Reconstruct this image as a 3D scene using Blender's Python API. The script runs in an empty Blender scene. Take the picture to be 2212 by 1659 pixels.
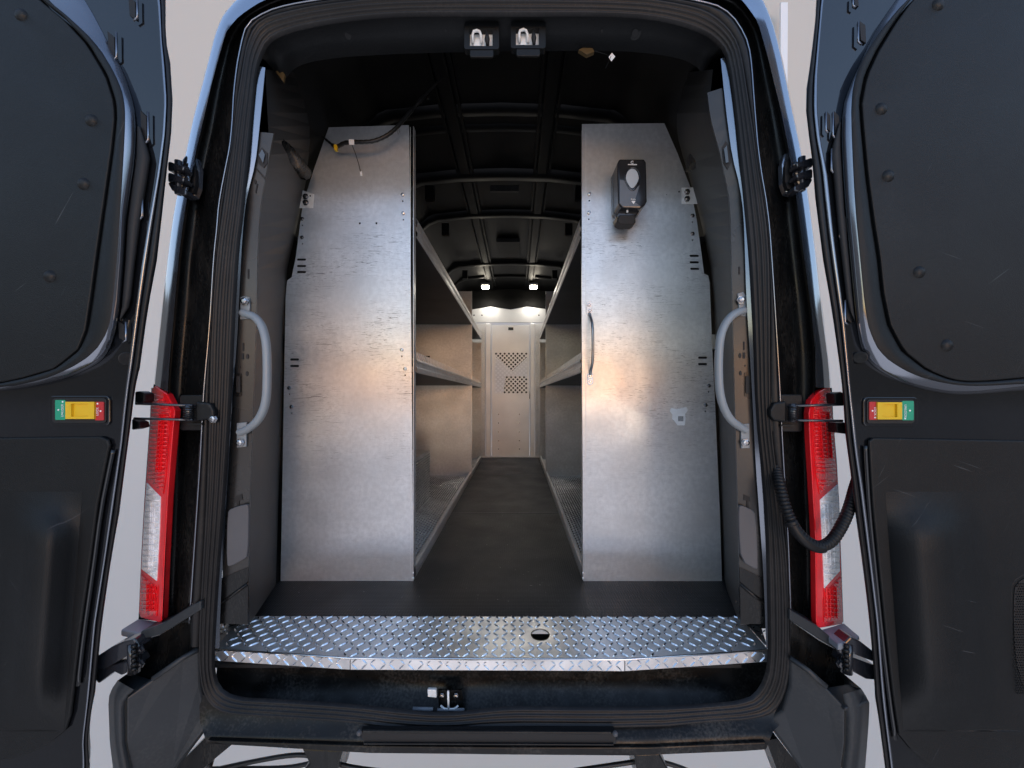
import bpy, bmesh, math, random
from mathutils import Vector, Matrix
random.seed(7)
S = bpy.context.scene
R = math.radians

# ------------------------------------------------------------------ camera
F, CX, CY, H = 830.0, 1117.0, 855.0, 1.5      # focal length and vanishing point in pixels of a 2212 px wide frame
cd = bpy.data.cameras.new('camera'); cam = bpy.data.objects.new('camera', cd); S.collection.objects.link(cam)
cam.location = (0, 0, H); cam.rotation_euler = (R(90), 0, 0)
cd.sensor_width = 36; cd.lens = 36*F/2212; cd.clip_start = 0.02; cd.clip_end = 300
cd.shift_x = (1106-CX)/2212; cd.shift_y = (CY-829.5)/2212
S.camera = cam

# ------------------------------------------------------------------ world: low evening sky behind the camera
SUN_EL, SUN_ROT = R(-1.0), R(166)
w = bpy.data.worlds.new('World'); S.world = w; w.use_nodes = True
nt = w.node_tree; nt.nodes.clear()
wo = nt.nodes.new('ShaderNodeOutputWorld'); bg = nt.nodes.new('ShaderNodeBackground')
sky = nt.nodes.new('ShaderNodeTexSky'); sky.sky_type = 'NISHITA'; sky.sun_disc = False
sky.sun_elevation = SUN_EL; sky.sun_rotation = SUN_ROT; sky.air_density = 1.0; sky.dust_density = 1.4; sky.ozone_density = 1.6
bg.inputs['Strength'].default_value = 0.15
tc = nt.nodes.new('ShaderNodeTexCoord'); sp = nt.nodes.new('ShaderNodeSeparateXYZ')
mr = nt.nodes.new('ShaderNodeMapRange'); mr.inputs[1].default_value = -0.03; mr.inputs[2].default_value = 0.0
mx = nt.nodes.new('ShaderNodeMix'); mx.data_type = 'RGBA'
nt.links.new(tc.outputs['Generated'], sp.inputs[0]); nt.links.new(sp.outputs['Z'], mr.inputs[0])
nt.links.new(mr.outputs[0], mx.inputs[0])
mg = nt.nodes.new('ShaderNodeMix'); mg.data_type = 'RGBA'
mg.inputs[6].default_value = (0.24, 0.245, 0.28, 1); mg.inputs[7].default_value = (.045, .047, .055, 1); nt.links.new(mg.outputs[2], mx.inputs[6])        # the open yard below the horizon, darkened at the sides for blacker door reflections
# unseen skyline inferred from reflections, made taller at the sides to darken doors
def wm(op, a, b=None, c=None):
    q = nt.nodes.new('ShaderNodeMath'); q.operation = op
    for i, v in enumerate((a, b, c)):
        if v is None: continue
        if isinstance(v, (int, float)): q.inputs[i].default_value = v
        else: nt.links.new(v, q.inputs[i])
    return q.outputs[0]
az = wm('ABSOLUTE', wm('ARCTAN2', sp.outputs['X'], wm('MULTIPLY', sp.outputs['Y'], -1.0)))
wn = nt.nodes.new('ShaderNodeTexNoise'); wn.inputs['Scale'].default_value = 9; wn.inputs['Detail'].default_value = 6
nt.links.new(tc.outputs['Generated'], wn.inputs['Vector'])
ra = nt.nodes.new('ShaderNodeMapRange'); ra.interpolation_type = 'SMOOTHSTEP'; nt.links.new(az, ra.inputs[0])
ra.inputs[1].default_value = .50; ra.inputs[2].default_value = .68; ra.inputs[3].default_value = .0; ra.inputs[4].default_value = .22
nt.links.new(wm('MULTIPLY', ra.outputs[0], 4.5), mg.inputs[0])
ht = wm('ADD', ra.outputs[0], wm('MULTIPLY', wm('SUBTRACT', wn.outputs[0], .5), .10))
tree = wm('LESS_THAN', sp.outputs['Z'], ht)
mt = nt.nodes.new('ShaderNodeMix'); mt.data_type = 'RGBA'; nt.links.new(tree, mt.inputs[0])
nt.links.new(sky.outputs[0], mt.inputs[6]); mt.inputs[7].default_value = (.035, .035, .036, 1)
nt.links.new(mt.outputs[2], mx.inputs[7]); nt.links.new(mx.outputs[2], bg.inputs['Color'])
nt.links.new(bg.outputs[0], wo.inputs['Surface'])

sd = bpy.data.lights.new('sun', 'SUN'); so = bpy.data.objects.new('sun', sd); S.collection.objects.link(so)
sd.energy = 0.01; sd.angle = R(10); sd.color = (1.0, 0.78, 0.55)
sdir = Vector((math.sin(SUN_ROT)*math.cos(SUN_EL), math.cos(SUN_ROT)*math.cos(SUN_EL), math.sin(SUN_EL)))
so.rotation_euler = (-sdir).to_track_quat('-Z', 'Y').to_euler(); so.location = sdir*20

S.view_settings.view_transform = 'Standard'; S.view_settings.look = 'None'
S.view_settings.exposure = 4.55; S.view_settings.gamma = 1
S.cycles.max_bounces = 10; S.cycles.diffuse_bounces = 5; S.cycles.glossy_bounces = 5
S.cycles.sample_clamp_indirect = 6
S.cycles.use_denoising = True

# ------------------------------------------------------------------ materials
def mat(name, col, rough=0.5, metal=0.0, ior=1.5, noise=0.0, nscale=6, bump=0.0, bscale=60, rvar=0.0,
        coat=0.0, emit=None, estr=0, trans=0.0, stretch=(1, 1, 1), dust=0.0, dustcol=(.25, .23, .2), spec=None, scratch=0.0):
    m = bpy.data.materials.new(name); m.use_nodes = True
    n, l = m.node_tree.nodes, m.node_tree.links
    p = n['Principled BSDF']
    p.inputs['Base Color'].default_value = (*col, 1); p.inputs['Roughness'].default_value = rough
    p.inputs['Metallic'].default_value = metal; p.inputs['IOR'].default_value = ior
    p.inputs['Coat Weight'].default_value = coat; p.inputs['Transmission Weight'].default_value = trans
    if spec is not None: p.inputs['Specular IOR Level'].default_value = spec
    if emit: p.inputs['Emission Color'].default_value = (*emit, 1); p.inputs['Emission Strength'].default_value = estr
    t = n.new('ShaderNodeTexCoord'); mp = n.new('ShaderNodeMapping'); mp.inputs['Scale'].default_value = stretch
    l.new(t.outputs['Object'], mp.inputs[0])
    def nz(scale, det=5):
        k = n.new('ShaderNodeTexNoise'); k.inputs['Scale'].default_value = scale; k.inputs['Detail'].default_value = det
        l.new(mp.outputs[0], k.inputs['Vector']); return k
    cur = None
    if noise:
        k = nz(nscale); r = n.new('ShaderNodeMapRange'); l.new(k.outputs[0], r.inputs[0])
        r.inputs[1].default_value = .3; r.inputs[2].default_value = .7
        r.inputs[3].default_value = 1-noise; r.inputs[4].default_value = 1+noise
        v = n.new('ShaderNodeMix'); v.data_type = 'RGBA'; v.blend_type = 'MULTIPLY'; v.inputs[0].default_value = 1
        v.inputs[6].default_value = (*col, 1); l.new(r.outputs[0], v.inputs[7]); cur = v.outputs[2]
    if dust:
        k = nz(9, 8); k2 = nz(140, 3)
        mm = n.new('ShaderNodeMath'); mm.operation = 'MULTIPLY'; l.new(k.outputs[0], mm.inputs[0]); l.new(k2.outputs[0], mm.inputs[1])
        r = n.new('ShaderNodeMapRange'); l.new(mm.outputs[0], r.inputs[0]); r.inputs[1].default_value = .24; r.inputs[2].default_value = .5
        r.inputs[4].default_value = dust
        v = n.new('ShaderNodeMix'); v.data_type = 'RGBA'; l.new(r.outputs[0], v.inputs[0])
        if cur: l.new(cur, v.inputs[6])
        else: v.inputs[6].default_value = (*col, 1)
        v.inputs[7].default_value = (*dustcol, 1); cur = v.outputs[2]
    if scratch:
        for rot, lo in ((38, 0), (-20, 5), (62, 9)):
            ms = n.new('ShaderNodeMapping'); ms.inputs['Scale'].default_value = (1.2, 1, 40); ms.inputs['Location'].default_value = (lo, 0, lo)
            m0 = n.new('ShaderNodeMapping'); m0.inputs['Rotation'].default_value = (0, R(rot), 0); l.new(t.outputs['Object'], m0.inputs[0]); l.new(m0.outputs[0], ms.inputs[0])
            k = n.new('ShaderNodeTexNoise'); k.inputs['Scale'].default_value = 3.5; k.inputs['Detail'].default_value = 2; l.new(ms.outputs[0], k.inputs['Vector'])
            r = n.new('ShaderNodeMapRange'); l.new(k.outputs[0], r.inputs[0]); r.inputs[1].default_value = .745; r.inputs[2].default_value = .80; r.inputs[4].default_value = scratch
            v = n.new('ShaderNodeMix'); v.data_type = 'RGBA'; l.new(r.outputs[0], v.inputs[0])
            if cur: l.new(cur, v.inputs[6])
            else: v.inputs[6].default_value = (*col, 1)
            v.inputs[7].default_value = (.10, .105, .11, 1); cur = v.outputs[2]
    if cur: l.new(cur, p.inputs['Base Color'])
    if rvar:
        k = nz(nscale*1.7, 6); r = n.new('ShaderNodeMapRange'); l.new(k.outputs[0], r.inputs[0])
        r.inputs[1].default_value = .3; r.inputs[2].default_value = .7
        r.inputs[3].default_value = max(0.02, rough-rvar); r.inputs[4].default_value = rough+rvar; l.new(r.outputs[0], p.inputs['Roughness'])
    if bump:
        k = nz(bscale, 4); b = n.new('ShaderNodeBump'); b.inputs['Strength'].default_value = bump; b.inputs['Distance'].default_value = .004
        l.new(k.outputs[0], b.inputs['Height']); l.new(b.outputs[0], p.inputs['Normal'])
    return m

def sheet_metal(name, col, rough=0.4, scuff=0.6, seed=0.0, bumpd=.0015, metal=.5):
    """mill-finish aluminium sheet: blotchy gloss, dark horizontal rub marks, fine pale scratches"""
    m = bpy.data.materials.new(name); m.use_nodes = True
    n, l = m.node_tree.nodes, m.node_tree.links; p = n['Principled BSDF']
    p.inputs['Metallic'].default_value = metal; p.inputs['Anisotropic'].default_value = .97
    cx_ = n.new('ShaderNodeCombineXYZ'); cx_.inputs[0].default_value = 1; l.new(cx_.outputs[0], p.inputs['Tangent'])   # vertical mill grain spreads reflections sideways
    t = n.new('ShaderNodeTexCoord')
    def noise(sc, scale, det=6, dist=0.0, loc=(0, 0, 0)):
        mp = n.new('ShaderNodeMapping'); mp.inputs['Scale'].default_value = sc
        mp.inputs['Location'].default_value = (loc[0]+seed, loc[1], loc[2]+seed*2); l.new(t.outputs['Object'], mp.inputs[0])
        k = n.new('ShaderNodeTexNoise'); k.inputs['Scale'].default_value = scale; k.inputs['Detail'].default_value = det
        k.inputs['Distortion'].default_value = dist; l.new(mp.outputs[0], k.inputs['Vector']); return k.outputs[0]
    sz = n.new('ShaderNodeSeparateXYZ'); l.new(t.outputs['Object'], sz.inputs[0])
    def rng(v, a, b, c, d):
        r = n.new('ShaderNodeMapRange'); l.new(v, r.inputs[0])
        for i, q in enumerate((a, b, c, d)): r.inputs[i+1].default_value = q
        return r.outputs[0]
    def mul(a, b):
        q = n.new('ShaderNodeMath'); q.operation = 'MULTIPLY'; l.new(a, q.inputs[0])
        if isinstance(b, float): q.inputs[1].default_value = b
        else: l.new(b, q.inputs[1])
        return q.outputs[0]
    def mix(f, a, b):
        v = n.new('ShaderNodeMix'); v.data_type = 'RGBA'; l.new(f, v.inputs[0])
        if isinstance(a, tuple): v.inputs[6].default_value = (*a, 1)
        else: l.new(a, v.inputs[6])
        v.inputs[7].default_value = (*b, 1); return v.outputs[2]
    blot = noise((1, 1, 1.6), 5, 7)
    c = mix(rng(blot, .2, .8, 0, 1), tuple(x*.78 for x in col), tuple(min(1, x*1.1) for x in col))
    grain = noise((40, 1, 3), 9, 3)
    c2 = mix(rng(grain, .35, .75, 0, .16), c, tuple(x*.6 for x in col))
    mot = noise((1, 1, 1), 55, 3, 0, (6, 0, 6))
    c2 = mix(rng(mot, .35, .65, 0, .5), c2, tuple(x*.72 for x in col))
    # rub marks: short dark horizontal dashes in patches
    dash = rng(noise((2.4, 1, 30), 6.5, 5, 2.6), .57, .68, 0, 1)
    patch = rng(noise((1, 1, 1.3), 4.0, 4, 0, (3, 0, 1)), .38, .60, 0, 1)
    patch = mul(patch, mul(rng(sz.outputs['Z'], 1.15, 1.55, .12, 1), rng(sz.outputs['Z'], 2.0, 2.35, 1, .1)))
    c3 = mix(mul(mul(dash, patch), float(min(1, scuff*1.5))), c2, (.15, .15, .155))
    speck = rng(noise((7, 1, 14), 18, 2, 0, (1, 0, 5)), .60, .80, 0, .8)
    c4 = mix(mul(mul(speck, patch), float(scuff*.8)), c3, (.14, .14, .14))
    pale = rng(noise((5, 1, 30), 9, 3, 1.5, (8, 0, 2)), .68, .71, 0, .35)
    c5 = mix(pale, c4, (.85, .86, .88))
    l.new(c5, p.inputs['Base Color'])
    l.new(rng(noise((1, 1, 1), 7, 7, 0, (4, 4, 4)), .3, .7, rough-.05, rough+.07), p.inputs['Roughness'])
    b = n.new('ShaderNodeBump'); b.inputs['Strength'].default_value = .10; b.inputs['Distance'].default_value = bumpd
    l.new(noise((1, 1, 1), 2.2, 3, 0, (2, 2, 2)), b.inputs['Height'])
    b2 = n.new('ShaderNodeBump'); b2.inputs['Strength'].default_value = .05; b2.inputs['Distance'].default_value = .0006
    l.new(noise((3, 1, 14), 30, 4), b2.inputs['Height']); l.new(b.outputs[0], b2.inputs['Normal'])
    l.new(b2.outputs[0], p.inputs['Normal'])
    return m

def ribbed_floor(name):
    m = mat(name, (.019, .0195, .021), .46, noise=.2, nscale=3, dust=.3, dustcol=(.06, .06, .06), ior=1.4, rvar=.08)
    n, l = m.node_tree.nodes, m.node_tree.links; p = n['Principled BSDF']
    t = n.new('ShaderNodeTexCoord'); v = n.new('ShaderNodeTexVoronoi'); v.inputs['Scale'].default_value = 110; v.inputs['Randomness'].default_value = .0
    l.new(t.outputs['Object'], v.inputs['Vector'])
    k = n.new('ShaderNodeTexNoise'); k.inputs['Scale'].default_value = 95; k.inputs['Detail'].default_value = 1; l.new(t.outputs['Object'], k.inputs['Vector'])
    r = n.new('ShaderNodeMapRange'); l.new(k.outputs[0], r.inputs[0]); r.inputs[1].default_value = .76; r.inputs[2].default_value = .80; r.inputs[4].default_value = .8
    old = p.inputs['Base Color'].links[0].from_socket; q = n.new('ShaderNodeMix'); q.data_type = 'RGBA'; l.new(r.outputs[0], q.inputs[0]); l.new(old, q.inputs[6]); q.inputs[7].default_value = (.3, .29, .27, 1); l.new(q.outputs[2], p.inputs['Base Color'])
    b = n.new('ShaderNodeBump'); b.inputs['Strength'].default_value = .6; b.inputs['Distance'].default_value = .003
    l.new(v.outputs['Distance'], b.inputs['Height']); l.new(b.outputs[0], p.inputs['Normal'])
    return m

M = {}
M['paint'] = mat('black_gloss_paint', (.006, .007, .009), .05, ior=1.7, bump=.03, bscale=5, dust=.02)
M['paint_dusty'] = mat('black_paint_dusty', (.006, .006, .006), .34, ior=1.34, dust=.2, rvar=.08, noise=.3, nscale=14)
M['jamb'] = mat('black_jamb_paint', (.005, .0055, .006), .26, ior=1.38, dust=.12, noise=.4, nscale=8, stretch=(3, 3, .7), rvar=.1)
M['pillar'] = mat('grey_pillar_paint', (.05, .049, .048), .30, metal=.6, noise=.12, nscale=3, dust=.05, rvar=.06)
M['flange'] = mat('flange_sky_sheen', (.26, .28, .32), .14, metal=.85, dust=.05)  # black paint in truth; its sky reflection is put into this pale blue
M['corner'] = mat('corner_sky_sheen', (.60, .65, .74), .12, metal=.95, dust=.03)  # black body corner coloured pale blue to carry the reflected sky
M['rubber'] = mat('rubber_seal', (.007, .007, .008), .42, ior=1.38, noise=.25, nscale=20, dust=.06)
M['lining'] = mat('grained_black_lining', (.0080, .0092, .0102), .44, ior=1.34, noise=.15, nscale=2.5, bump=.25, bscale=420, dust=.12, dustcol=(.04, .045, .05), rvar=.05, scratch=.5)
M['plastic'] = mat('grey_black_plastic', (.009, .010, .011), .42, ior=1.35, noise=.2, nscale=6, bump=.12, bscale=300, dust=.12)
M['bumper'] = mat('textured_bumper_plastic', (.026, .030, .034), .40, ior=1.42, noise=.18, nscale=5, bump=.04, bscale=350, dust=.08)
M['ledge'] = mat('grey_blue_plastic', (.26, .285, .32), .45, noise=.15, nscale=9, dust=.15)  # even grey-blue, much paler than the other bumper plastic
M['roof'] = mat('black_roof_paint', (.002, .0023, .0027), .45, ior=1.28, noise=.3, nscale=4, dust=.02)
M['liner'] = mat('dark_wall_liner', (.034, .034, .034), .5, noise=.25, nscale=3, dust=.10, dustcol=(.12, .12, .12), bump=.1, bscale=200)
M['floor'] = ribbed_floor('dimpled_rubber_floor')
M['alu'] = sheet_metal('mill_aluminium', (.80, .805, .815), .33, .7, 0.0)
M['alu_r'] = sheet_metal('mill_aluminium_rubbed', (.83, .83, .83), .33, .8, 7.3)
M['alu_dull'] = sheet_metal('dull_aluminium', (.93, .93, .92), .46, .35, 3.1, metal=.5)
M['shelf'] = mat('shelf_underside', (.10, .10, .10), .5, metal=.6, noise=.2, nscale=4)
M['lip'] = sheet_metal('shelf_lip_aluminium', (.84, .83, .82), .33, .3, 5.0)
M['partition'] = mat('pale_grey_partition_paint', (.80, .81, .82), .36, metal=.5, noise=.06, nscale=5, dust=.1)
M['tread'] = mat('bright_tread_plate', (.74, .725, .715), .36, metal=.7, noise=.25, nscale=9, rvar=.07, bump=.12, bscale=25)
M['treadbar'] = mat('tread_bar_metal', (.90, .90, .91), .2, metal=1.0, noise=.1, nscale=30)
M['boltsteel'] = mat('bolt_steel', (.42, .42, .43), .22, metal=1.0, noise=.3, nscale=90)
M['bar'] = mat('worn_steel_bar', (.30, .31, .32), .3, metal=.9, noise=.2, nscale=30)
M['zinc'] = mat('zinc_plated_steel', (.95, .96, .95), .42, metal=.1, noise=.15, nscale=40)
M['handle'] = mat('pale_grey_handle_paint', (.27, .30, .32), .35, noise=.06, nscale=10, dust=.1)
M['cover'] = mat('grey_cover_plastic', (.085, .084, .09), .42, noise=.05, nscale=10)
M['black'] = mat('matt_black', (.008, .008, .009), .6)
M['blackgloss'] = mat('hinge_black_enamel', (.02, .022, .028), .16, ior=1.8, dust=.05)
M['red'] = mat('red_lens', (.80, .012, .018), .10, ior=1.6, noise=.35, nscale=28, bump=.9, bscale=90, stretch=(3, 1, .7))
M['redb'] = mat('bright_red_lens_rim', (.85, .014, .020), .12, ior=1.6, noise=.15, nscale=14)
M['clear'] = mat('clear_lens_reflector', (.95, .96, .98), .10, metal=.0, noise=.18, nscale=30, bump=1.0, bscale=70, stretch=(1, 1, 2.5))
M['yellow'] = mat('yellow_switch', (.78, .50, .02), .4, noise=.05)
M['green'] = mat('green_label', (.02, .33, .19), .4)
M['redlab'] = mat('red_label', (.50, .03, .035), .4)
M['white'] = mat('white_print', (.9, .9, .9), .5)
M['paper'] = mat('torn_white_paper', (.92, .93, .94), .7, noise=.05, nscale=60)
M['amber'] = mat('amber_foam', (.10, .065, .025), .6)
M['smoke'] = mat('smoked_plastic', (.022, .022, .024), .12, ior=1.5, noise=.2, nscale=12)
M['smoke_side'] = mat('grey_translucent_side', (.13, .14, .155), .25, noise=.15, nscale=12)
M['window'] = mat('pale_sight_window', (.48, .52, .56), .25)
M['lamp'] = mat('lit_led_lens', (1, .95, .85), .4, emit=(1.0, .90, .72), estr=2.0)
M['backdrop'] = mat('greige_backdrop', (.64, .595, .53), .9)
M['cable'] = mat('cable_tape', (.012, .012, .012), .4)

# ------------------------------------------------------------------ geometry helpers
def P(x, y, Y): return Vector(((x-CX)*Y/F, Y, H-(y-CY)*Y/F))
def G(x, y, z):                       # the point at pixel (x, y) on the level plane at height z (relative to the camera)
    Y = -z*F/(y-CY); return Vector(((x-CX)*Y/F, Y, H+z))
def W(X, Y, z): return Vector((X, Y, H+z))

WORLD = {}
def empty(name, loc, label, cat, group=None):
    o = bpy.data.objects.new(name, None); S.collection.objects.link(o); o.location = loc; o.empty_display_size = .1
    o['label'] = label; o['category'] = cat
    if group: o['group'] = group
    WORLD[o.name] = Vector(loc)
    return o
def link(name, me, m, parent=None, loc=None, label=None, kind=None):
    o = bpy.data.objects.new(name, me); S.collection.objects.link(o)
    if m is not None and len(me.materials) == 0: me.materials.append(m)
    if parent is not None:
        o.parent = parent
        o.matrix_parent_inverse = Matrix.Translation(-WORLD[parent.name])
    if loc is not None: o.location = loc
    WORLD[o.name] = Vector(loc) if loc is not None else Vector((0, 0, 0))
    if label: o['label'] = label
    if kind: o['kind'] = kind
    return o
def node(name, parent, loc):          # a part that is an Empty gathering its own sub-parts
    o = bpy.data.objects.new(name, None); S.collection.objects.link(o); o.parent = parent; o.empty_display_size = .05
    o.matrix_parent_inverse = Matrix.Translation(-WORLD[parent.name]); o.location = loc; WORLD[o.name] = Vector(loc)
    return o

def mesh(name, vs, fs, smooth=False):
    me = bpy.data.meshes.new(name); me.from_pydata([tuple(v) for v in vs], [], fs); me.validate(); me.update()
    bm = bmesh.new(); bm.from_mesh(me); bmesh.ops.recalc_face_normals(bm, faces=bm.faces); bm.to_mesh(me); bm.free()
    if smooth:
        for p in me.polygons: p.use_smooth = True
    return me
def bevel(o, w=.003, seg=2, ang=35):
    b = o.modifiers.new('bevel', 'BEVEL'); b.width = w; b.segments = seg; b.limit_method = 'ANGLE'; b.angle_limit = R(ang); b.harden_normals = False
    return o
class MB:
    def __init__(s): s.v = []; s.f = []
    def add(s, vs, fs):
        k = len(s.v); s.v += [Vector(v) for v in vs]; s.f += [tuple(i+k for i in f) for f in fs]; return s
    def box(s, x0, x1, y0, y1, z0, z1):
        vs = [(x, y, z) for x in (x0, x1) for y in (y0, y1) for z in (z0, z1)]
        return s.add(vs, [(0, 1, 3, 2), (4, 6, 7, 5), (0, 4, 5, 1), (2, 3, 7, 6), (0, 2, 6, 4), (1, 5, 7, 3)])
    def tube(s, pts, r, seg=8, closed=False, cap=True):
        pts = [Vector(p) for p in pts]; n = len(pts); rings = []
        rr = r if isinstance(r, (list, tuple)) else [r]*n
        up = None
        for i, p in enumerate(pts):
            a = pts[(i-1) % n] if closed or i else p; b = pts[(i+1) % n] if closed or i < n-1 else p
            t = (b-a).normalized()
            if up is None: up = t.orthogonal().normalized()
            up = (up-t*up.dot(t)).normalized(); sd_ = t.cross(up)
            rings.append([p+(up*math.cos(k*2*math.pi/seg)+sd_*math.sin(k*2*math.pi/seg))*rr[i] for k in range(seg)])
        vs = [v for q in rings for v in q]; fs = []
        m = n if closed else n-1
        for i in range(m):
            for k in range(seg):
                a = i*seg+k; b = i*seg+(k+1) % seg; c = ((i+1) % n)*seg+(k+1) % seg; d = ((i+1) % n)*seg+k
                fs.append((a, b, c, d))
        if cap and not closed: fs += [tuple(range(seg))[::-1], tuple((n-1)*seg+k for k in range(seg))]
        return s.add(vs, fs)
    def prism(s, pts, d):             # closed loop of points, extruded by vector d
        n = len(pts); d = Vector(d)
        vs = [Vector(p) for p in pts]+[Vector(p)+d for p in pts]
        fs = [tuple(range(n)), tuple(range(2*n-1, n-1, -1))]+[(i, (i+1) % n, n+(i+1) % n, n+i) for i in range(n)]
        return s.add(vs, fs)
    def obj(s, name, m, parent=None, smooth=False, **k): return link(name, mesh(name, s.v, s.f, smooth), m, parent, **k)

def resample(pts, n, closed=False):
    pts = [Vector(p) for p in pts]
    if closed: pts = pts+[pts[0]]
    L = [0]
    for a, b in zip(pts, pts[1:]): L.append(L[-1]+(b-a).length)
    out = []; m = n if closed else n-1; j = 0
    for i in range(n):
        t = L[-1]*i/m
        while j < len(L)-2 and L[j+1] < t: j += 1
        q = (t-L[j])/max(1e-9, L[j+1]-L[j]); out.append(pts[j].lerp(pts[j+1], q))
    return out
def smooth_poly(pts, it=2, closed=False):   # Chaikin corner cutting
    for _ in range(it):
        q = []; n = len(pts); rng_ = range(n) if closed else range(n-1)
        if not closed: q.append(pts[0])
        for i in rng_:
            a, b = Vector(pts[i]), Vector(pts[(i+1) % n]); q += [a.lerp(b, .25), a.lerp(b, .75)]
        if not closed: q.append(pts[-1])
        pts = q
    return [Vector(p) for p in pts]
def loft(lines, closed=False, loopv=False):
    n = len(lines[0]); vs = [v for q in lines for v in q]; fs = []
    for i in range(len(lines)-1):
        for k in range(n if closed else n-1):
            fs.append((i*n+k, i*n+(k+1) % n, (i+1)*n+(k+1) % n, (i+1)*n+k))
    return vs, fs
def px(pts, Y): return [P(p[0], p[1], Y(p[0], p[1]) if callable(Y) else Y) for p in pts]
def strip(name, lines, m, parent, n=40, it=1, smooth=True, **k):   # lines: [(pixel pts, depth), ...] lofted side by side
    L = [resample(smooth_poly(px(p, Y), it), n) for p, Y in lines]
    vs, fs = loft(L); return link(name, mesh(name, vs, fs, smooth), m, parent, **k)
def plate(name, pts, Y, th, m, parent, bev=0, rnd=0, **k):         # pixel outline at depth Y, real thickness th behind it
    q = px(pts, Y)
    if rnd: q = smooth_poly(q, rnd, True)
    b = MB(); b.prism(q, (0, th, 0)); o = b.obj(name, m, parent, **k)
    if bev: bevel(o, bev)
    return o
def rrect(x0, y0, x1, y1, r, n=4):
    out = []
    for cx_, cy_, a in ((x1-r, y1-r, 0), (x0+r, y1-r, 90), (x0+r, y0+r, 180), (x1-r, y0+r, 270)):
        for i in range(n+1):
            t = R(a+90*i/n); out.append((cx_+r*math.cos(t), cy_+r*math.sin(t)))
    return out
def circ(cx_, cy_, rx, ry=None, n=12):
    ry = ry or rx; return [(cx_+rx*math.cos(2*math.pi*i/n), cy_+ry*math.sin(2*math.pi*i/n)) for i in range(n)]
def holed(name, outer, holes, d, m, parent, **k):    # planar sheet of 3D loops with real holes cut through, thickness vector d
    bm = bmesh.new(); es = []; loops = []
    for loop in [outer]+holes:
        vs = [bm.verts.new(v) for v in loop]; loops.append(vs)
        es += [bm.edges.new((vs[i], vs[(i+1) % len(vs)])) for i in range(len(vs))]
    bmesh.ops.triangle_fill(bm, use_beauty=True, use_dissolve=False, edges=es)
    bm.verts.index_update(); n = len(bm.verts); d = Vector(d)
    vs = [v.co.copy() for v in bm.verts]; fs = [tuple(v.index for v in f.verts) for f in bm.faces]
    al = vs+[v+d for v in vs]; fa = fs+[tuple(i+n for i in f[::-1]) for f in fs]
    for q in loops:
        for i in range(len(q)):
            a, b = q[i].index, q[(i+1) % len(q)].index; fa.append((a, b, b+n, a+n))
    bm.free()
    return link(name, mesh(name, al, fa), m, parent, **k)

def bolt_mesh(r=.006, h=.005, axis='Y'):
    vs = []; fs = []; n = 6
    for (rr, y) in ((r*1.35, 0), (r*1.35, -h*.3), (r, -h*.3), (r, -h), (r*.5, -h*1.15)):
        vs += [(rr*math.cos(i*math.pi/3), y, rr*math.sin(i*math.pi/3)) for i in range(n)]
    for k in range(4):
        for i in range(n): fs.append((k*n+i, k*n+(i+1) % n, (k+1)*n+(i+1) % n, (k+1)*n+i))
    fs.append(tuple(4*n+i for i in range(n))); return mesh('bolt', vs, fs)
BOLT = bolt_mesh(.0062, .006); BOLT.materials.append(M['boltsteel'])
BIGBOLT = bolt_mesh(.009, .009); BIGBOLT.materials.append(M['boltsteel'])
DARKBOLT = bolt_mesh(.009, .009); DARKBOLT.materials.append(M['blackgloss'])
def dome_mesh(r, h, m, n=12):
    vs = [(0, -h, 0)]; fs = []
    prof = [(.45, .93), (.8, .6), (1, .12), (1.05, 0)]
    for a, b in prof: vs += [(r*a*math.cos(2*math.pi*i/n), -h*b, r*a*math.sin(2*math.pi*i/n)) for i in range(n)]
    for i in range(n): fs.append((0, 1+i, 1+(i+1) % n))
    for k in range(len(prof)-1):
        for i in range(n): fs.append((1+k*n+i, 1+k*n+(i+1) % n, 1+(k+1)*n+(i+1) % n, 1+(k+1)*n+i))
    me = mesh('rivet', vs, fs, True); me.materials.append(m); return me
RIVET = dome_mesh(.0155, .007, M['plastic'])
def text(name, s, size, m, parent, loc, rot, ext=.0004):
    c = bpy.data.curves.new(name, 'FONT'); c.body = s; c.size = size; c.align_x = 'CENTER'; c.align_y = 'CENTER'; c.extrude = ext
    t = bpy.data.objects.new('tmp', c); S.collection.objects.link(t); bpy.context.view_layer.update()
    me = bpy.data.meshes.new_from_object(t); bpy.data.objects.remove(t); me.name = name
    me.transform(Matrix.Translation(loc) @ rot)
    me.materials.clear(); me.materials.append(m)
    return link(name, me, m, parent)
FACE = Matrix.Rotation(R(90), 4, 'X')
def treads(name, m, parent, frame, nu, nv, pu, pv, L=.022, wd=.0052, h=.0022, inside=None, jit=0):
    """raised lozenges on a sheet: frame = (origin, unit u, unit v, normal)"""
    o, u, v, nn = frame; b = MB()
    for j in range(nv):
        for i in range(nu):
            cu, cv = (i+.5)*pu, (j+.5)*pv
            s_ = 1 if (i+j) % 2 else -1
            if inside and not inside(cu, cv): continue
            a = R(42)*s_; du = u*math.cos(a)+v*math.sin(a); dv = nn.cross(du); c = o+u*cu+v*cv
            q = [c-du*L/2, c-du*L/5+dv*wd/2, c+du*L/5+dv*wd/2, c+du*L/2, c+du*L/5-dv*wd/2, c-du*L/5-dv*wd/2,
                 c-du*L/4+nn*h, c+du*L/4+nn*h]
            b.add(q, [(0, 1, 6), (1, 2, 7, 6), (2, 3, 7), (3, 4, 7), (4, 5, 6, 7), (5, 0, 6)])
    return b.obj(name, m, parent, smooth=False, kind='stuff')

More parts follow.
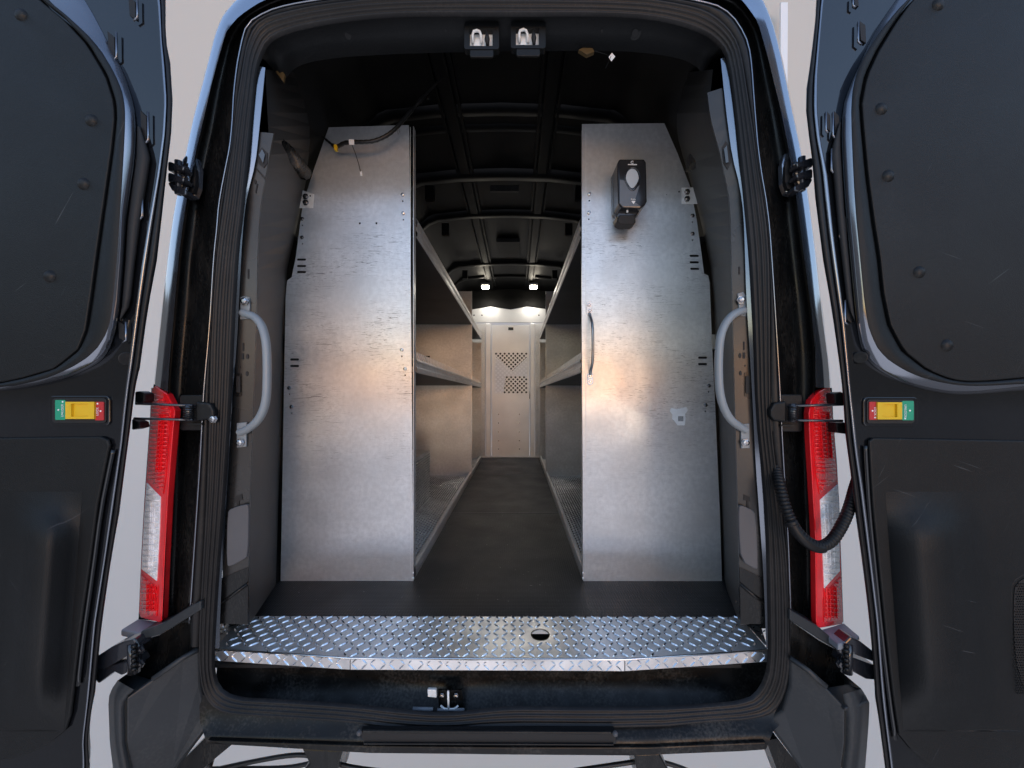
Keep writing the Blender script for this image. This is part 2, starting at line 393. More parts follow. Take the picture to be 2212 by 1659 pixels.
# ================================================================== backdrop
def build_backdrop():
    prof = [(v.x, v.y) for v in smooth_poly([Vector(p+(0,)) for p in ((2.6, -3.2), (4, -2.05), (5.5, -.7), (7, 1.1), (8.3, 3.4), (9, 6.2), (9.2, 13))], 2)]
    L = [[Vector((x, y, z)) for y, z in prof] for x in (-10.9, -5, 5, 11.2)]
    vs, fs = loft(L); o = link('background', mesh('background', vs, fs, True), M['backdrop']); o['kind'] = 'structure'
    o['label'] = 'plain greige backdrop seen in the gaps beside and below the van'
build_backdrop()
sp_ = MB(); sp_.prism([P(1687, 5, 8.8), P(1702, 5, 8.8), P(1701, 185, 8.8), P(1686, 185, 8.8)], (0, .05, 0))  # stray white mark built as a solid strip, not a lamp
o = sp_.obj('white_strip', M['white']); o['label'] = 'narrow upright white strip on the backdrop right of the van roof'; o['category'] = 'strip'

# ================================================================== van
van = empty('van', (-.07, 3.5, .6), 'black cargo van seen from behind with both rear doors swung wide open', 'van')
Ol = [(299, 1340), (304, 1226), (310, 1107), (315, 1030), (324, 901), (332, 830), (343, 725), (353, 630), (363, 545), (370, 490), (378, 440), (404, 315),
      (417, 254), (441, 163), (465, 68), (482, 30), (509, 0)]
Otop = [(545, -30), (640, -62), (850, -85), (1106, -92), (1350, -82), (1540, -55), (1620, -28)]
Or = [(1650, 0), (1672, 55), (1689, 120), (1713, 240), (1730, 319), (1747, 422), (1763, 545), (1778, 682), (1792, 785), (1797, 850), (1800, 907), (1811, 1034), (1818, 1232), (1822, 1345)]
Bl = [(350, 1345), (356, 1220), (362, 1080), (366, 940), (362, 847), (366, 782), (377, 664), (386, 555), (402, 438), (424, 322), (438, 265), (458, 176), (488, 68), (515, 35)]
Btop = [(560, 5), (640, -28), (850, -52), (1106, -60), (1350, -50), (1530, -28)]
Br = [(1600, -5), (1637, 45), (1658, 120), (1686, 234), (1703, 319), (1720, 426), (1737, 555), (1751, 658), (1761, 751), (1762, 837), (1755, 893), (1757, 1016), (1762, 1160), (1764, 1345)]
Rl = [(412, 1345), (425, 1150), (435, 1000), (440, 900), (444, 827), (455, 715), (465, 545), (470, 509), (475, 441), (488, 373), (502, 305), (509, 170), (529, 68), (545, 45)]
Rtop = [(600, 18), (691, 2), (850, -18), (1106, -26), (1350, -18), (1500, 2)]
Rr = [(1570, 22), (1607, 76), (1620, 120), (1627, 223), (1637, 343), (1658, 464), (1665, 560), (1675, 717), (1682, 837), (1690, 1000), (1700, 1150), (1706, 1345)]
So = [(1106, -8), (1386, 0), (1471, 14), (1525, 27), (1565, 58), (1589, 93), (1600, 131), (1617, 240), (1644, 412), (1658, 515), (1661, 600), (1660, 850), (1664, 940),
      (1675, 1026), (1686, 1108), (1704, 1261), (1706, 1398), (1699, 1484), (1672, 1536), (1624, 1550), (1525, 1555), (1409, 1568), (1065, 1566), (962, 1574),
      (866, 1570), (763, 1556), (660, 1549), (505, 1540), (462, 1528), (440, 1484), (433, 1398), (440, 1250), (449, 1100), (455, 900), (458, 681), (470, 545),
      (486, 441), (500, 339), (510, 254), (524, 170), (539, 85), (566, 44), (617, 31), (691, 15), (827, 0)]
Si = [(1106, 32), (1301, 31), (1403, 37), (1471, 51), (1525, 71), (1555, 95), (1572, 120), (1589, 240), (1603, 378), (1613, 481), (1620, 560), (1629, 717), (1634, 888),
      (1648, 1026), (1655, 1108), (1660, 1295), (1662, 1433), (1648, 1484), (1617, 1515), (1525, 1524), (1409, 1530), (1203, 1530), (1099, 1528), (1031, 1536),
      (962, 1543), (866, 1536), (763, 1524), (591, 1513), (515, 1510), (474, 1494), (460, 1450), (461, 1398), (470, 1250), (482, 1100), (488, 1020), (498, 850),
      (505, 681), (513, 545), (524, 458), (535, 339), (545, 240), (553, 150), (566, 115), (579, 88), (617, 68), (691, 51), (793, 37), (895, 31)]
def mixl(a, b, t, n=150):
    A = resample([Vector((x, y, 0)) for x, y in a], n); B = resample([Vector((x, y, 0)) for x, y in b], n)
    return [(p.lerp(q, t).x, p.lerp(q, t).y) for p, q in zip(A, B)]
O_, B_, R_ = Ol+Otop+Or, Bl+Btop+Br, Rl+Rtop+Rr
# outer skin: corner radius band then the long sides and roof running forward
def ring(pts, Y, n=150): return resample(smooth_poly(px(pts, Y), 1), n)
Oc, Bc = [p for p in O_ if p[1] < 848]+[(1796, 838)], [p for p in B_ if p[1] < 850]
def cr(t, Y): return ring(mixl(Bc, Oc, t), Y)
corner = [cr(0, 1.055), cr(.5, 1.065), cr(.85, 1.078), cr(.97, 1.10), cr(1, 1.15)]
vs, fs = loft(corner); link('corner_panel', mesh('corner_panel', vs, fs, True), M['corner'], van, label='rounded rear corner of the bodywork, sky sheen put into its colour')
o1 = ring(O_, 1.15); o2 = [Vector((v.x*1.0, 1.5, v.z)) for v in o1]; o3 = [Vector((v.x, 4.9, v.z)) for v in o1]
vs, fs = loft([o1, o2, o3]); link('body_shell', mesh('body_shell', vs, fs, True), M['paint'], van)
# rebate the doors close into
m1 = mixl(B_, R_, .10); m2 = mixl(B_, R_, .45); m3 = mixl(B_, R_, .55); m4 = mixl(B_, R_, .9)
jl = [ring(B_, 1.055), ring(m1, 1.10), ring(m2, 1.115), ring(m3, 1.104), ring(m4, 1.10), ring(R_, 1.062)]
vs, fs = loft(jl); link('door_rebate', mesh('door_rebate', vs, fs, True), M['jamb'], van)
n = 260
oo = resample(smooth_poly(px(So, 1.065), 1, True), n, True); ii = resample(smooth_poly(px(Si, 1.065), 1, True), n, True)
# the inner jamb frame between rebate and seal, and the ribbed seal itself
Sleft = [p for p in So]
so_u = [(433, 1398)]+[(440, 1250), (449, 1100), (455, 900), (458, 681), (470, 545), (486, 441), (500, 339), (510, 254), (524, 170), (539, 85), (566, 44), (617, 31), (691, 15), (827, 0), (1106, -8)]+So[1:17]
vs, fs = loft([ring([(412, 1398)]+R_+[(1708, 1398)], 1.062), ring(mixl([(412, 1398)]+R_+[(1708, 1398)], so_u, .25), 1.05), ring(so_u, 1.066)])
link('jamb_inner_edge', mesh('jamb_inner_edge', vs, fs, True), M['rubber'], van)
rows = []
for t, dy in ((-.06, .02), (0, 0), (.06, -.010), (.13, -.013), (.22, -.011), (.27, -.004), (.33, -.009), (.40, -.011), (.47, -.009), (.52, -.001), (.58, -.006), (.65, -.009), (.72, -.006), (.77, .0), (.84, -.004), (.92, -.002), (1.0, .006)):
    rows.append([a.lerp(b, t)+Vector((0, dy, 0)) for a, b in zip(oo, ii)])
vs, fs = loft(rows, closed=True); seal = link('door_seal', mesh('door_seal', vs, fs, True), M['rubber'], van, label='ribbed black rubber seal round the door opening')

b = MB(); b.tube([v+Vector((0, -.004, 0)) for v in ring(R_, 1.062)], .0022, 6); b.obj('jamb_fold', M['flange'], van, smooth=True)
# ---- inner flange and perforated pillars
FLl = [(557, 142), (550, 240), (537, 327), (531, 360), (520, 440), (511, 532), (507, 636), (501, 740), (496, 850), (489, 1000), (481, 1107), (470, 1250), (464, 1400)]
FLr = [(573, 146), (564, 240), (555, 327), (550, 362), (531, 431), (523, 513), (517, 636), (512, 740), (504, 830), (497, 950), (493, 1020), (485, 1150), (476, 1305), (474, 1400)]
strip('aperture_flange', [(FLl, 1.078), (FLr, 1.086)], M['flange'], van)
FRl = [(1557, 127), (1567, 227), (1579, 322), (1586, 356), (1597, 396), (1606, 456), (1608, 508), (1612, 640), (1617, 720), (1625, 850), (1632, 1000), (1640, 1107), (1650, 1250), (1655, 1400)]
FRr = [(1572, 120), (1583, 227), (1597, 322), (1608, 379), (1617, 447), (1620, 508), (1624, 600), (1631, 720), (1636, 888), (1649, 1026), (1656, 1108), (1661, 1250), (1663, 1400)]
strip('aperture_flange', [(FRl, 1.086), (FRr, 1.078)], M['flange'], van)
PLl = [(560, 285), (550, 362), (531, 431), (524, 513), (518, 636), (513, 740), (505, 830), (498, 950), (494, 1020), (486, 1150), (477, 1305), (474, 1345)]
PLr = [(591, 288), (583, 327), (573, 385), (561, 448), (556, 545), (552, 735), (544, 952), (538, 1107), (536, 1303), (535, 1350)]
pl = strip('pillar', [(PLl, 1.094), (PLr, 1.104), ([(x+2, y) for x, y in PLr], 1.125)], M['pillar'], van, smooth=False, label='perforated grey post at the left of the opening')
PRr = [(1560, 190), (1567, 227), (1579, 322), (1586, 356), (1597, 396), (1606, 456), (1608, 508), (1612, 640), (1617, 720), (1625, 850), (1632, 1000), (1640, 1107), (1650, 1250), (1652, 1345)]
PRl = [(1528, 200), (1535, 261), (1553, 319), (1564, 373), (1574, 414), (1579, 473), (1580, 545), (1584, 717), (1589, 923), (1595, 1108), (1598, 1295), (1600, 1350)]
prr = strip('pillar', [(PRr, 1.094), (PRl, 1.104), ([(x-2, y) for x, y in PRl], 1.125)], M['pillar'], van, smooth=False, label='perforated grey post at the right of the opening')
def yl(x, y):   # depth on the left pillar's face
    xl = interp(PLl, y); xr = interp(PLr, y); t = (x-xl)/max(1, xr-xl); return 1.094+.010*t-.002
def yr(x, y):
    xl = interp(PRr, y); xr = interp(PRl, y); t = (x-xl)/min(-1, xr-xl); return 1.094+.010*t-.002
def interp(pts, y):
    for a, b in zip(pts, pts[1:]):
        if a[1] <= y <= b[1]: return a[0]+(b[0]-a[0])*(y-a[1])/max(1e-6, b[1]-a[1])
    return pts[-1][0] if y > pts[-1][1] else pts[0][0]
def spot(shape, yf, parent, name='slot', m=None):
    q = [P(x, y, yf(x, y)) for x, y in shape]; b = MB(); b.prism(q, (0, .002, 0)); return b.obj(name, m or M['black'], parent)
for x0, y0, x1, y1 in ((534.5, 581, 537.5, 601), (523.5, 741, 526.5, 758), (521, 763, 526, 776)): spot([(x0, y0), (x1, y0), (x1, y1), (x0, y1)], yl, pl)
for x, y, r in ((534, 770, 3.6), (533, 807, 3.4), (518, 793, 1.6), (551, 392, 3.2), (545, 382, 1.3), (528, 1335, 2.2), (512, 1290, 4)): spot(circ(x, y, r*.8, r*1.5 if r > 2 else r), yl, pl)
spot([(554, 396), (557, 397), (553, 417), (551, 416)], yl, pl)
spot(rrect(506, 806, 522, 856, 4), yl, pl, 'pocket', M['jamb']); spot(rrect(510, 812, 519, 848, 3), lambda x, y: yl(x, y)-.003, pl, 'pocket')
for x0, y0, x1, y1 in ((1596, 576, 1599, 592), (1606, 738, 1609, 756), (1605, 761, 1610, 774)): spot([(x0, y0), (x1, y0), (x1, y1), (x0, y1)], yr, prr)
for x, y, r in ((1599, 768, 3.6), (1600, 806, 3.4), (1610, 790, 1.6), (1590, 1300, 2)): spot(circ(x, y, r*.8, r*1.5 if r > 2 else r), yr, prr)
spot(rrect(1608, 804, 1622, 857, 4), yr, prr, 'pocket', M['jamb']); spot(rrect(1611, 812, 1619, 850, 3), lambda x, y: yr(x, y)-.003, prr, 'pocket')
spot([(557, 330), (566, 318), (578, 330), (577, 352), (570, 362), (556, 350)], yl, pl, 'pocket'); spot([(559, 334), (566, 322), (572, 334), (568, 352)], lambda x, y: yl(x, y)-.004, pl, 'catch', M['blackgloss'])
spot([(1560, 318), (1568, 304), (1577, 318), (1580, 350), (1572, 366), (1563, 352)], yr, prr, 'pocket'); spot([(1564, 322), (1570, 314), (1574, 350), (1568, 352)], lambda x, y: yr(x, y)-.004, prr, 'catch', M['blackgloss'])
for sgn, yf, par, q in ((1, yl, pl, [(508, 1073), (522, 1067), (524, 1080), (517, 1082), (516, 1095), (511, 1095), (512, 1083), (507, 1085)]), (-1, yr, prr, [(1607, 1068), (1620, 1074), (1621, 1084), (1617, 1083), (1618, 1098), (1613, 1096), (1613, 1082), (1607, 1080)])): spot(q, yf, par, 'hook_slot')
# seam and the lower cross rail of each pillar
b = MB(); b.tube([P(477, 1304, 1.09), P(500, 1287, 1.092), P(534, 1262, 1.096)], .0045); b.obj('rail', M['jamb'], van, smooth=True)
b = MB(); b.tube([P(1652, 1302, 1.09), P(1630, 1288, 1.092), P(1599, 1262, 1.096)], .0045); b.obj('rail', M['jamb'], van, smooth=True)
b = MB(); b.prism([P(549, 360, 1.092), P(551, 359, 1.092), P(574, 384, 1.101), P(572, 386, 1.101)], (0, -.002, 0)); b.obj('seam', M['black'], pl)
lowL = [(494, 1020), (538, 1107), (536, 1345), (475, 1345)]
spotL = [(477, 1250), (536, 1225), (535, 1348), (474, 1348)]
spot(spotL, lambda x, y: yl(x, y)-.001, pl, 'base', M['jamb']); spot([(1598, 1225), (1650, 1250), (1652, 1348), (1600, 1348)], lambda x, y: yr(x, y)-.001, prr, 'base', M['jamb'])
# grey plastic access covers
for q, yf, lab in (([(490, 1108), (497, 1099), (529, 1089), (537, 1092), (537, 1121), (535, 1200), (528, 1208), (496, 1225), (488, 1221)], yl, 'left'),
                   ([(1595, 1099), (1600, 1090), (1627, 1102), (1634, 1112), (1639, 1225), (1634, 1232), (1601, 1212), (1596, 1150)], yr, 'right')):
    c = [P(x, y, yf(x, y)-.012) for x, y in q]; b = MB(); b.prism(smooth_poly(c, 1, True), (0, .009, 0)); bevel(b.obj('access_cover', M['cover'], van), .003, 3)

# ---- cabin liner walls, roof and ribs
LA = [(573, 150), (580, 290), (583, 327), (573, 385), (561, 448), (557, 545), (553, 735), (545, 952), (539, 1107), (537, 1303), (536, 1352)]
LB = [(700, 160), (690, 270), (672, 340), (655, 420), (640, 500), (615, 600), (608, 900), (604, 1050), (602, 1150), (600, 1258)]
strip('wall_liner', [(LA, 1.12), (LB, 1.56)], M['liner'], van, smooth=False, label='dark side lining left of the shelving')
RA = [(1540, 150), (1532, 230), (1535, 261), (1553, 319), (1564, 373), (1574, 414), (1579, 473), (1579, 545), (1583, 717), (1588, 923), (1594, 1108), (1597, 1295), (1600, 1352)]
RB = [(1445, 160), (1450, 268), (1480, 350), (1515, 480), (1540, 600), (1548, 780), (1560, 1108), (1565, 1262)]
strip('wall_liner', [(RA, 1.12), (RB, 1.56)], M['liner'], van, smooth=False, label='dark side lining right of the shelving')
b = MB(); b.tube([P(541, 952, 1.24), P(575, 946, 1.40), P(606, 942, 1.55)], .0022, 6); b.obj('liner_seam', M['black'], van)
b = MB(); b.tube([P(1588, 1003, 1.24), P(1572, 1000, 1.40), P(1556, 996, 1.55)], .0022, 6); b.obj('liner_seam', M['black'], van)
prof = [(-.955, -.75), (-.965, .3), (-.95, .6), (-.87, .85), (-.80, 1.0), (-.72, 1.16), (-.60, 1.265), (-.35, 1.292), (-.07, 1.30), (.2, 1.292), (.44, 1.265), (.57, 1.16), (.66, 1.0), (.74, .85), (.81, .6), (.84, .3), (.85, -.75)]
L = [[W(x, y, z) for x, z in prof] for y in (1.25, 1.6, 3.0, 4.7)]
vs, fs = loft(L); link('cabin_shell', mesh('cabin_shell', vs, fs, True), M['roof'], van)
vs, fs = loft([[W(x, 1.12, z*.97 if z > 0 else z) for x, z in prof[3:14]], [W(x, 1.26, z) for x, z in prof[3:14]]]); link('rear_roof_rail', mesh('rear_roof_rail', vs, fs, True), M['roof'], van)
top = [(x, z) for x, z in prof if z > .95]
for y, wd, hh in ((1.74, .05, .03), (1.86, .035, .02), (2.24, .07, .05), (2.72, .06, .05), (3.72, .07, .05), (4.15, .05, .035)):
    rows = []
    for dy, dz in ((-wd/2-.015, 0), (-wd/2, -hh), (wd/2, -hh), (wd/2+.015, 0)): rows.append(resample([W(x, y+dy, z+dz*.6+.004) for x, z in top], 24))
    vs, fs = loft(rows); rb = link('roof_rib', mesh('roof_rib', vs, fs, True), M['roof'], van)
    if hh >= .04:
        for sx in (-.50, .36):
            b = MB(); b.box(sx-.025, sx+.025, y-.05, y-.02, H+1.12, H+1.2); b.obj('clip', M['roof'], rb)
for X in (-.34, -.255, .10, .185):
    b = MB(); b.box(X-.006, X+.006, 1.3, 4.6, H+1.275, H+1.296); b.obj('roof_groove', M['roof'], van)
for X in (-.30, .143):
    b = MB(); b.box(X-.03, X+.03, 1.3, 4.6, H+1.27, H+1.292); bevel(b.obj('roof_stringer', M['roof'], van), .008)
b = MB(); b.box(-.17, .02, 3.15, 3.5, H+1.262, H+1.29); b.obj('roof_patch', M['black'], van)
b = MB(); b.box(-.16, .01, 2.28, 2.30, H+1.215, H+1.25); b.obj('roof_tag', M['plastic'], van)
# side beams above the shelving
b = MB(); b.tube([P(586, 296, 1.2), P(622, 334, 1.32), P(656, 372, 1.48)], [.026, .030, .028], 12); b.obj('side_beam', M['jamb'], van, smooth=True)
b = MB(); b.prism([P(1512, 302, 1.36), P(1530, 275, 1.34), P(1541, 296, 1.30), P(1541, 318, 1.30), P(1522, 332, 1.34), P(1512, 330, 1.36)], (0, .12, 0)); bevel(b.obj('side_beam', M['jamb'], van), .008)
# header trim under the top of the seal
HT = [(560, 120), (572, 92), (617, 66), (691, 49), (895, 29), (1106, 28), (1301, 28), (1403, 35), (1471, 49), (1525, 69), (1555, 92), (1572, 118)]
HB = [(588, 146), (600, 165), (612, 176), (626, 157), (644, 142), (691, 129), (793, 119), (1017, 112), (1328, 109), (1420, 117), (1471, 127), (1498, 139), (1520, 160), (1541, 124)]
HMm = mixl(HT, HB, .5, 40)
hd = strip('header_trim', [(HT, 1.09), (HMm, 1.13), (HB, 1.16), ([(x, y-1) for x, y in HB], 1.19)], M['lining'], van, n=90)
for x, y in ((752, 77), (1372, 71), (963, 66), (1217, 60), (1300, 66)):
    r = 12 if x in (752, 1372) else 4
    b = MB(); b.tube([P(x, y, 1.128), P(x, y, 1.136)], r*1.13/F, 16); b.obj('plug', M['plastic'], hd)
    b = MB(); b.tube([P(x, y, 1.122), P(x, y, 1.13)], r*.55*1.13/F, 12); b.obj('plug', M['black'], hd)
b = MB(); b.prism([P(590, 147, 1.15), P(600, 141, 1.15), P(615, 160, 1.15), P(612, 177, 1.15)], (0, .006, 0)); b.obj('raw_edge', M['amber'], hd, label='brown unpainted corner of the header trim')
b = MB(); b.prism([P(1250, 107, 1.155), P(1262, 102, 1.155), P(1280, 104, 1.155), P(1284, 111, 1.155), P(1268, 118, 1.155)], (0, .012, 0)); b.obj('foam_pad', M['amber'], hd)
b = MB(); b.prism([P(1315, 123, 1.15), P(1322, 114, 1.15), P(1329, 122, 1.15), P(1321, 132, 1.15)], (0, .002, 0)); b.obj('hanging_tag', M['paper'], hd)
b = MB(); b.tube([P(1284, 110, 1.155), P(1305, 116, 1.155), P(1320, 122, 1.15), P(1308, 148, 1.15)], .0008, 5); b.obj('thread', M['lining'], hd)
# two lock strikers at the top
for ox in (0, 100.5):
    st = node('lock_striker', van, P(1040+ox, 80, 1.1))
    y0 = -2 if ox else 0
    b = MB(); fr = [P(x+ox, y+y0, 1.098) for x, y in rrect(1003, 48, 1078, 106, 5)]; ho = [P(x+ox, y+y0, 1.098) for x, y in ((1014, 62), (1064, 62), (1064, 99), (1014, 99))]
    holed('surround', fr, [ho], (0, .02, 0), M['lining'], st)
    plate('back_plate', [(1013+ox, 61+y0), (1065+ox, 61+y0), (1065+ox, 100+y0), (1013+ox, 100+y0)], 1.116, .003, M['zinc'], st)
    plate('flap', rrect(1015+ox, 99+y0, 1066+ox, 123+y0, 4), 1.100, .006, M['lining'], st, bev=.002)
    b = MB(); b.tube([P(1022+ox, 95+y0, 1.112), P(1021+ox, 76+y0, 1.104), P(1023+ox, 68+y0, 1.102), P(1030+ox, 66+y0, 1.10), P(1036+ox, 68+y0, 1.102), P(1039+ox, 76+y0, 1.104), P(1040+ox, 95+y0, 1.112)], .0040, 8); b.obj('hoop', M['zinc'], st, smooth=True)
    b = MB(); b.tube([P(1052+ox, 66+y0, 1.10), P(1052+ox, 72+y0, 1.10), P(1052.5+ox, 84+y0, 1.10), P(1053+ox, 97+y0, 1.10)], [.002, .004, .0075, .0045], 10); b.obj('pin', M['black'], st, smooth=True)
# ceiling lamps
for X, Y in ((-.355, 4.30), (.185, 4.30)):
    cl = node('ceiling_light', van, W(X, Y, 1.235))
    b = MB(); b.box(X-.045, X+.045, Y-.04, Y+.04, H+1.225, H+1.25); b.obj('lamp_housing', M['partition'], cl)
    b = MB(); b.box(X-.037, X+.037, Y-.03, Y+.03, H+1.205, H+1.224); b.obj('lamp_lens', M['lamp'], cl)
    ld = bpy.data.lights.new('ceiling_lamp', 'AREA'); ld.shape = 'RECTANGLE'; ld.size = .08; ld.size_y = .06; ld.energy = 0.10; ld.color = (1, .93, .84)
    lo = bpy.data.objects.new('ceiling_lamp', ld); S.collection.objects.link(lo); lo.location = (X, Y, H+1.195); lo.parent = cl; lo.matrix_parent_inverse = Matrix.Translation(-WORLD[cl.name])

# ---- floor
FZ = -.745
b = MB(); b.box(-.96, .86, 1.28, 4.75, H+FZ-.03, H+FZ); b.obj('load_floor', M['floor'], van)
for y in (2.44, 3.62):
    b = MB(); b.box(-.42, .28, y-.004, y+.004, H+FZ, H+FZ+.002); b.obj('floor_joint', M['cover'], van)
# recess under the tread plate and sill below the seal
sr = [((470, 1425), (1660, 1425), 1.17), ((466, 1470), (1660, 1470), 1.175), ((466, 1500), (1655, 1500), 1.16), ((470, 1560), (1650, 1560), 1.11)]
L = [resample([P(*a, Y), P(*c, Y)], 30) for a, c, Y in sr]; vs, fs = loft(L); link('sill_recess', mesh('sill_recess', vs, fs, True), M['paint_dusty'], van)
def poly3(name, pts, d, m, parent, **k):
    b = MB(); b.prism(pts, d); return b.obj(name, m, parent, **k)
sk = [[(430, 1500), (800, 1530), (1106, 1545), (1400, 1545), (1710, 1510)], [(432, 1560), (800, 1572), (1106, 1576), (1400, 1574), (1690, 1560)],
      [(440, 1585), (800, 1592), (1106, 1592), (1400, 1590), (1670, 1580)], [(446, 1606), (646, 1617), (798, 1626), (1106, 1630), (1374, 1632), (1603, 1622), (1655, 1618)]]
L = [resample(px(q, Y), 50) for q, Y in zip(sk, (1.075, 1.065, 1.045, 1.035))]; L.append([v+Vector((0, .12, -.01)) for v in L[-1]])
vs, fs = loft(L); link('rear_sill', mesh('rear_sill', vs, fs, True), M['paint_dusty'], van)
stp = node('step_trim', van, P(1055, 1596, 1.03))
plate('trim_body', [(777, 1581), (1330, 1583), (1332, 1608), (785, 1607)], 1.032, .02, M['black'], stp, bev=.002)
plate('trim_edge', [(780, 1579), (1322, 1582), (1322, 1588), (784, 1585)], 1.026, .008, M['plastic'], stp, bev=.003)
plate('trim_edge', [(785, 1606), (1326, 1608), (1326, 1611), (785, 1609)], 1.027, .008, M['plastic'], stp, bev=.001)
for x, y in ((776, 1583), (1329, 1585)):
    b = MB(); b.tube([P(x, y, 1.03), P(x, y, 1.02)], .007, 10); b.obj('end_stud', M['cover'], stp, smooth=True)
plate('lower_lip', [(446, 1600), (560, 1604), (800, 1612), (1106, 1615), (1400, 1615), (1655, 1604), (1657, 1620), (1603, 1624), (1374, 1633), (1106, 1631), (798, 1628), (646, 1619), (488, 1609)], 1.03, .03, M['paint_dusty'], van, bev=.003)
# bottom latch
bl = node('bottom_latch', van, P(950, 1512, 1.10))
plate('base_plate', [(995, 1490), (1052, 1490), (1058, 1535), (992, 1535)] if False else [(946, 1491), (998, 1491), (1003, 1533), (948, 1533)], 1.112, .006, M['jamb'], bl)
plate('side_block', [(923, 1490), (942, 1490), (943, 1508), (924, 1506)], 1.105, .01, M['zinc'], bl, bev=.002)
b = MB(); b.tube([P(952, 1524, 1.105), P(960, 1531, 1.10), P(970, 1532, 1.10), P(982, 1531, 1.10), P(990, 1524, 1.105)], .0028, 8); b.tube([P(968, 1492, 1.10), P(969, 1532, 1.10)], .0032, 8); b.obj('striker_pin', M['zinc'], bl, smooth=True)
b = MB(); b.tube([P(892, 1531, 1.10), P(935, 1532, 1.10)], .005, 8); b.tube([P(945, 1533, 1.10), P(1003, 1533, 1.10)], .004, 8); b.obj('link_rod', M['ledge'], bl, smooth=True)
for x in (955, 985): link('bolt', BOLT, None, bl, loc=P(x, 1502, 1.108))

# ---- bumper corners, ledges
def bumper(side):
    if side < 0:
        top = [(289, 1455), (316, 1463), (330, 1467), (395, 1419), (429, 1400), (434, 1470)]
        face = [(271, 1508), (330, 1467), (395, 1419), (432, 1400), (434, 1480), (440, 1540), (466, 1542), (447, 1567), (378, 1659), (350, 1700), (290, 1700), (277, 1640), (271, 1604)]
        out = [(254, 1470), (237, 1494), (234, 1518), (237, 1604), (244, 1659), (250, 1710)]; edge = [(289, 1490), (271, 1508), (269, 1530), (271, 1604), (282, 1659), (290, 1710)]
        cap = [(237, 1492), (254, 1470), (289, 1455), (316, 1463), (330, 1467), (324, 1480), (300, 1492), (271, 1508), (250, 1502)]
    else:
        face = [(1827, 1529), (1785, 1486), (1745, 1450), (1705, 1419), (1706, 1480), (1690, 1535), (1655, 1556), (1680, 1592), (1734, 1665), (1760, 1705), (1812, 1705), (1820, 1659), (1827, 1604)]
        out = [(1861, 1488), (1878, 1515), (1878, 1530), (1876, 1570), (1869, 1659), (1862, 1710)]; edge = [(1820, 1500), (1827, 1529), (1829, 1545), (1827, 1604), (1820, 1659), (1812, 1710)]
        cap = [(1878, 1513), (1861, 1488), (1830, 1476), (1785, 1484), (1786, 1492), (1806, 1512), (1827, 1530), (1855, 1524)]
    nd = node('bumper_corner', van, P(face[0][0], 1600, 1.0))
    sg = -side
    def yf(x, y): return .985+.09*min(1, abs(x-face[0][0])/170)
    fm = MB(); fm.prism([P(x, y, yf(x, y)) for x, y in face], (0, .05, 0)); fo = fm.obj('face_panel', M['bumper'], nd); bevel(fo, .006, 3)
    L = [resample(px(edge, .988), 14), resample(px(mixl(edge, out, .25, 14), .978), 14), resample(px(mixl(edge, out, .6, 14), .992), 14), resample(px(out, 1.03), 14), resample([v+Vector((0, .3, 0)) for v in px(out, 1.03)], 14)]
    vs, fs = loft(L); link('outer_wrap', mesh('outer_wrap', vs, fs, True), M['bumper'], nd)
    cm = [G(x, y, -.795) for x, y in cap]; c = MB(); c.prism(cm, (0, .004, -.012)); bevel(c.obj('top_cap', M['bumper'], nd), .005, 3)
    # faint inner ridge
    if side < 0: rg = [(330, 1467), (395, 1421), (430, 1402)]
    else: rg = [(1785, 1484), (1745, 1448), (1706, 1421)]
    b = MB(); b.tube([P(x, y, yf(x, y)-.004) for x, y in rg], .007, 8); b.obj('ridge', M['bumper'], nd, smooth=True)
bumper(-1); bumper(1)
for q, arm, nm in (([(261, 1360), (299, 1336), (350, 1343), (352, 1352), (302, 1368), (265, 1362)], [(302, 1365), (352, 1346), (412, 1308), (434, 1298), (434, 1318), (345, 1372), (304, 1383)], 'l'),
                   ([(1857, 1374), (1823, 1345), (1771, 1360), (1811, 1392), (1852, 1382)], [(1811, 1390), (1766, 1352), (1706, 1316), (1706, 1340), (1770, 1382), (1809, 1405)], 'r')):
    nd = node('lamp_ledge', van, P(q[0][0], q[0][1], 1.05))
    zz = H-(1365-CY)*1.03/F
    topq = [G(x, y, -.655) for x, y in q]; b = MB(); b.prism(topq, (0, .0, -.018)); bevel(b.obj('ledge_top', M['ledge'], nd), .004, 3)
    plate('ledge_arm', arm, 1.045, .05, M['bumper'], nd, bev=.004)
# dark cavity behind the lower hinges
for q in ([(300, 1385), (345, 1372), (434, 1318), (436, 1405), (395, 1425), (330, 1470), (290, 1458)], [(1810, 1405), (1770, 1384), (1706, 1340), (1705, 1420), (1745, 1452), (1785, 1486), (1830, 1478)]):
    plate('hinge_cavity', q, 1.11, .02, M['jamb'], van)
# lower jamb column with holes beside the lamps
for q, hs in (([(440, 935), (462, 935), (452, 1100), (436, 1300), (404, 1305), (414, 1200), (424, 1050), (428, 960)], [(452, 960, 10, 9), (450, 1016, 9, 15), (432, 1235, 9, 12), (428, 1280, 5, 9)]),
              ([(1664, 935), (1690, 935), (1697, 1050), (1705, 1180), (1712, 1300), (1700, 1305), (1686, 1200), (1674, 1060)], [(1680, 960, 9, 10), (1694, 1235, 5, 11)])):
    o = plate('jamb_column', q, 1.085, .02, M['plastic'], van, bev=.003)
    for x, y, rx, ry in hs:
        b = MB(); b.prism([P(a, c, 1.083) for a, c in circ(x, y, rx, ry, 16)], (0, .0018, 0)); b.obj('recess', M['black'], o)
for q in ([(428, 1070), (436, 1075), (428, 1220), (420, 1222)], [(1686, 1060), (1692, 1062), (1698, 1215), (1692, 1216)]): plate('jamb_slot', q, 1.0835, .002, M['black'], van)
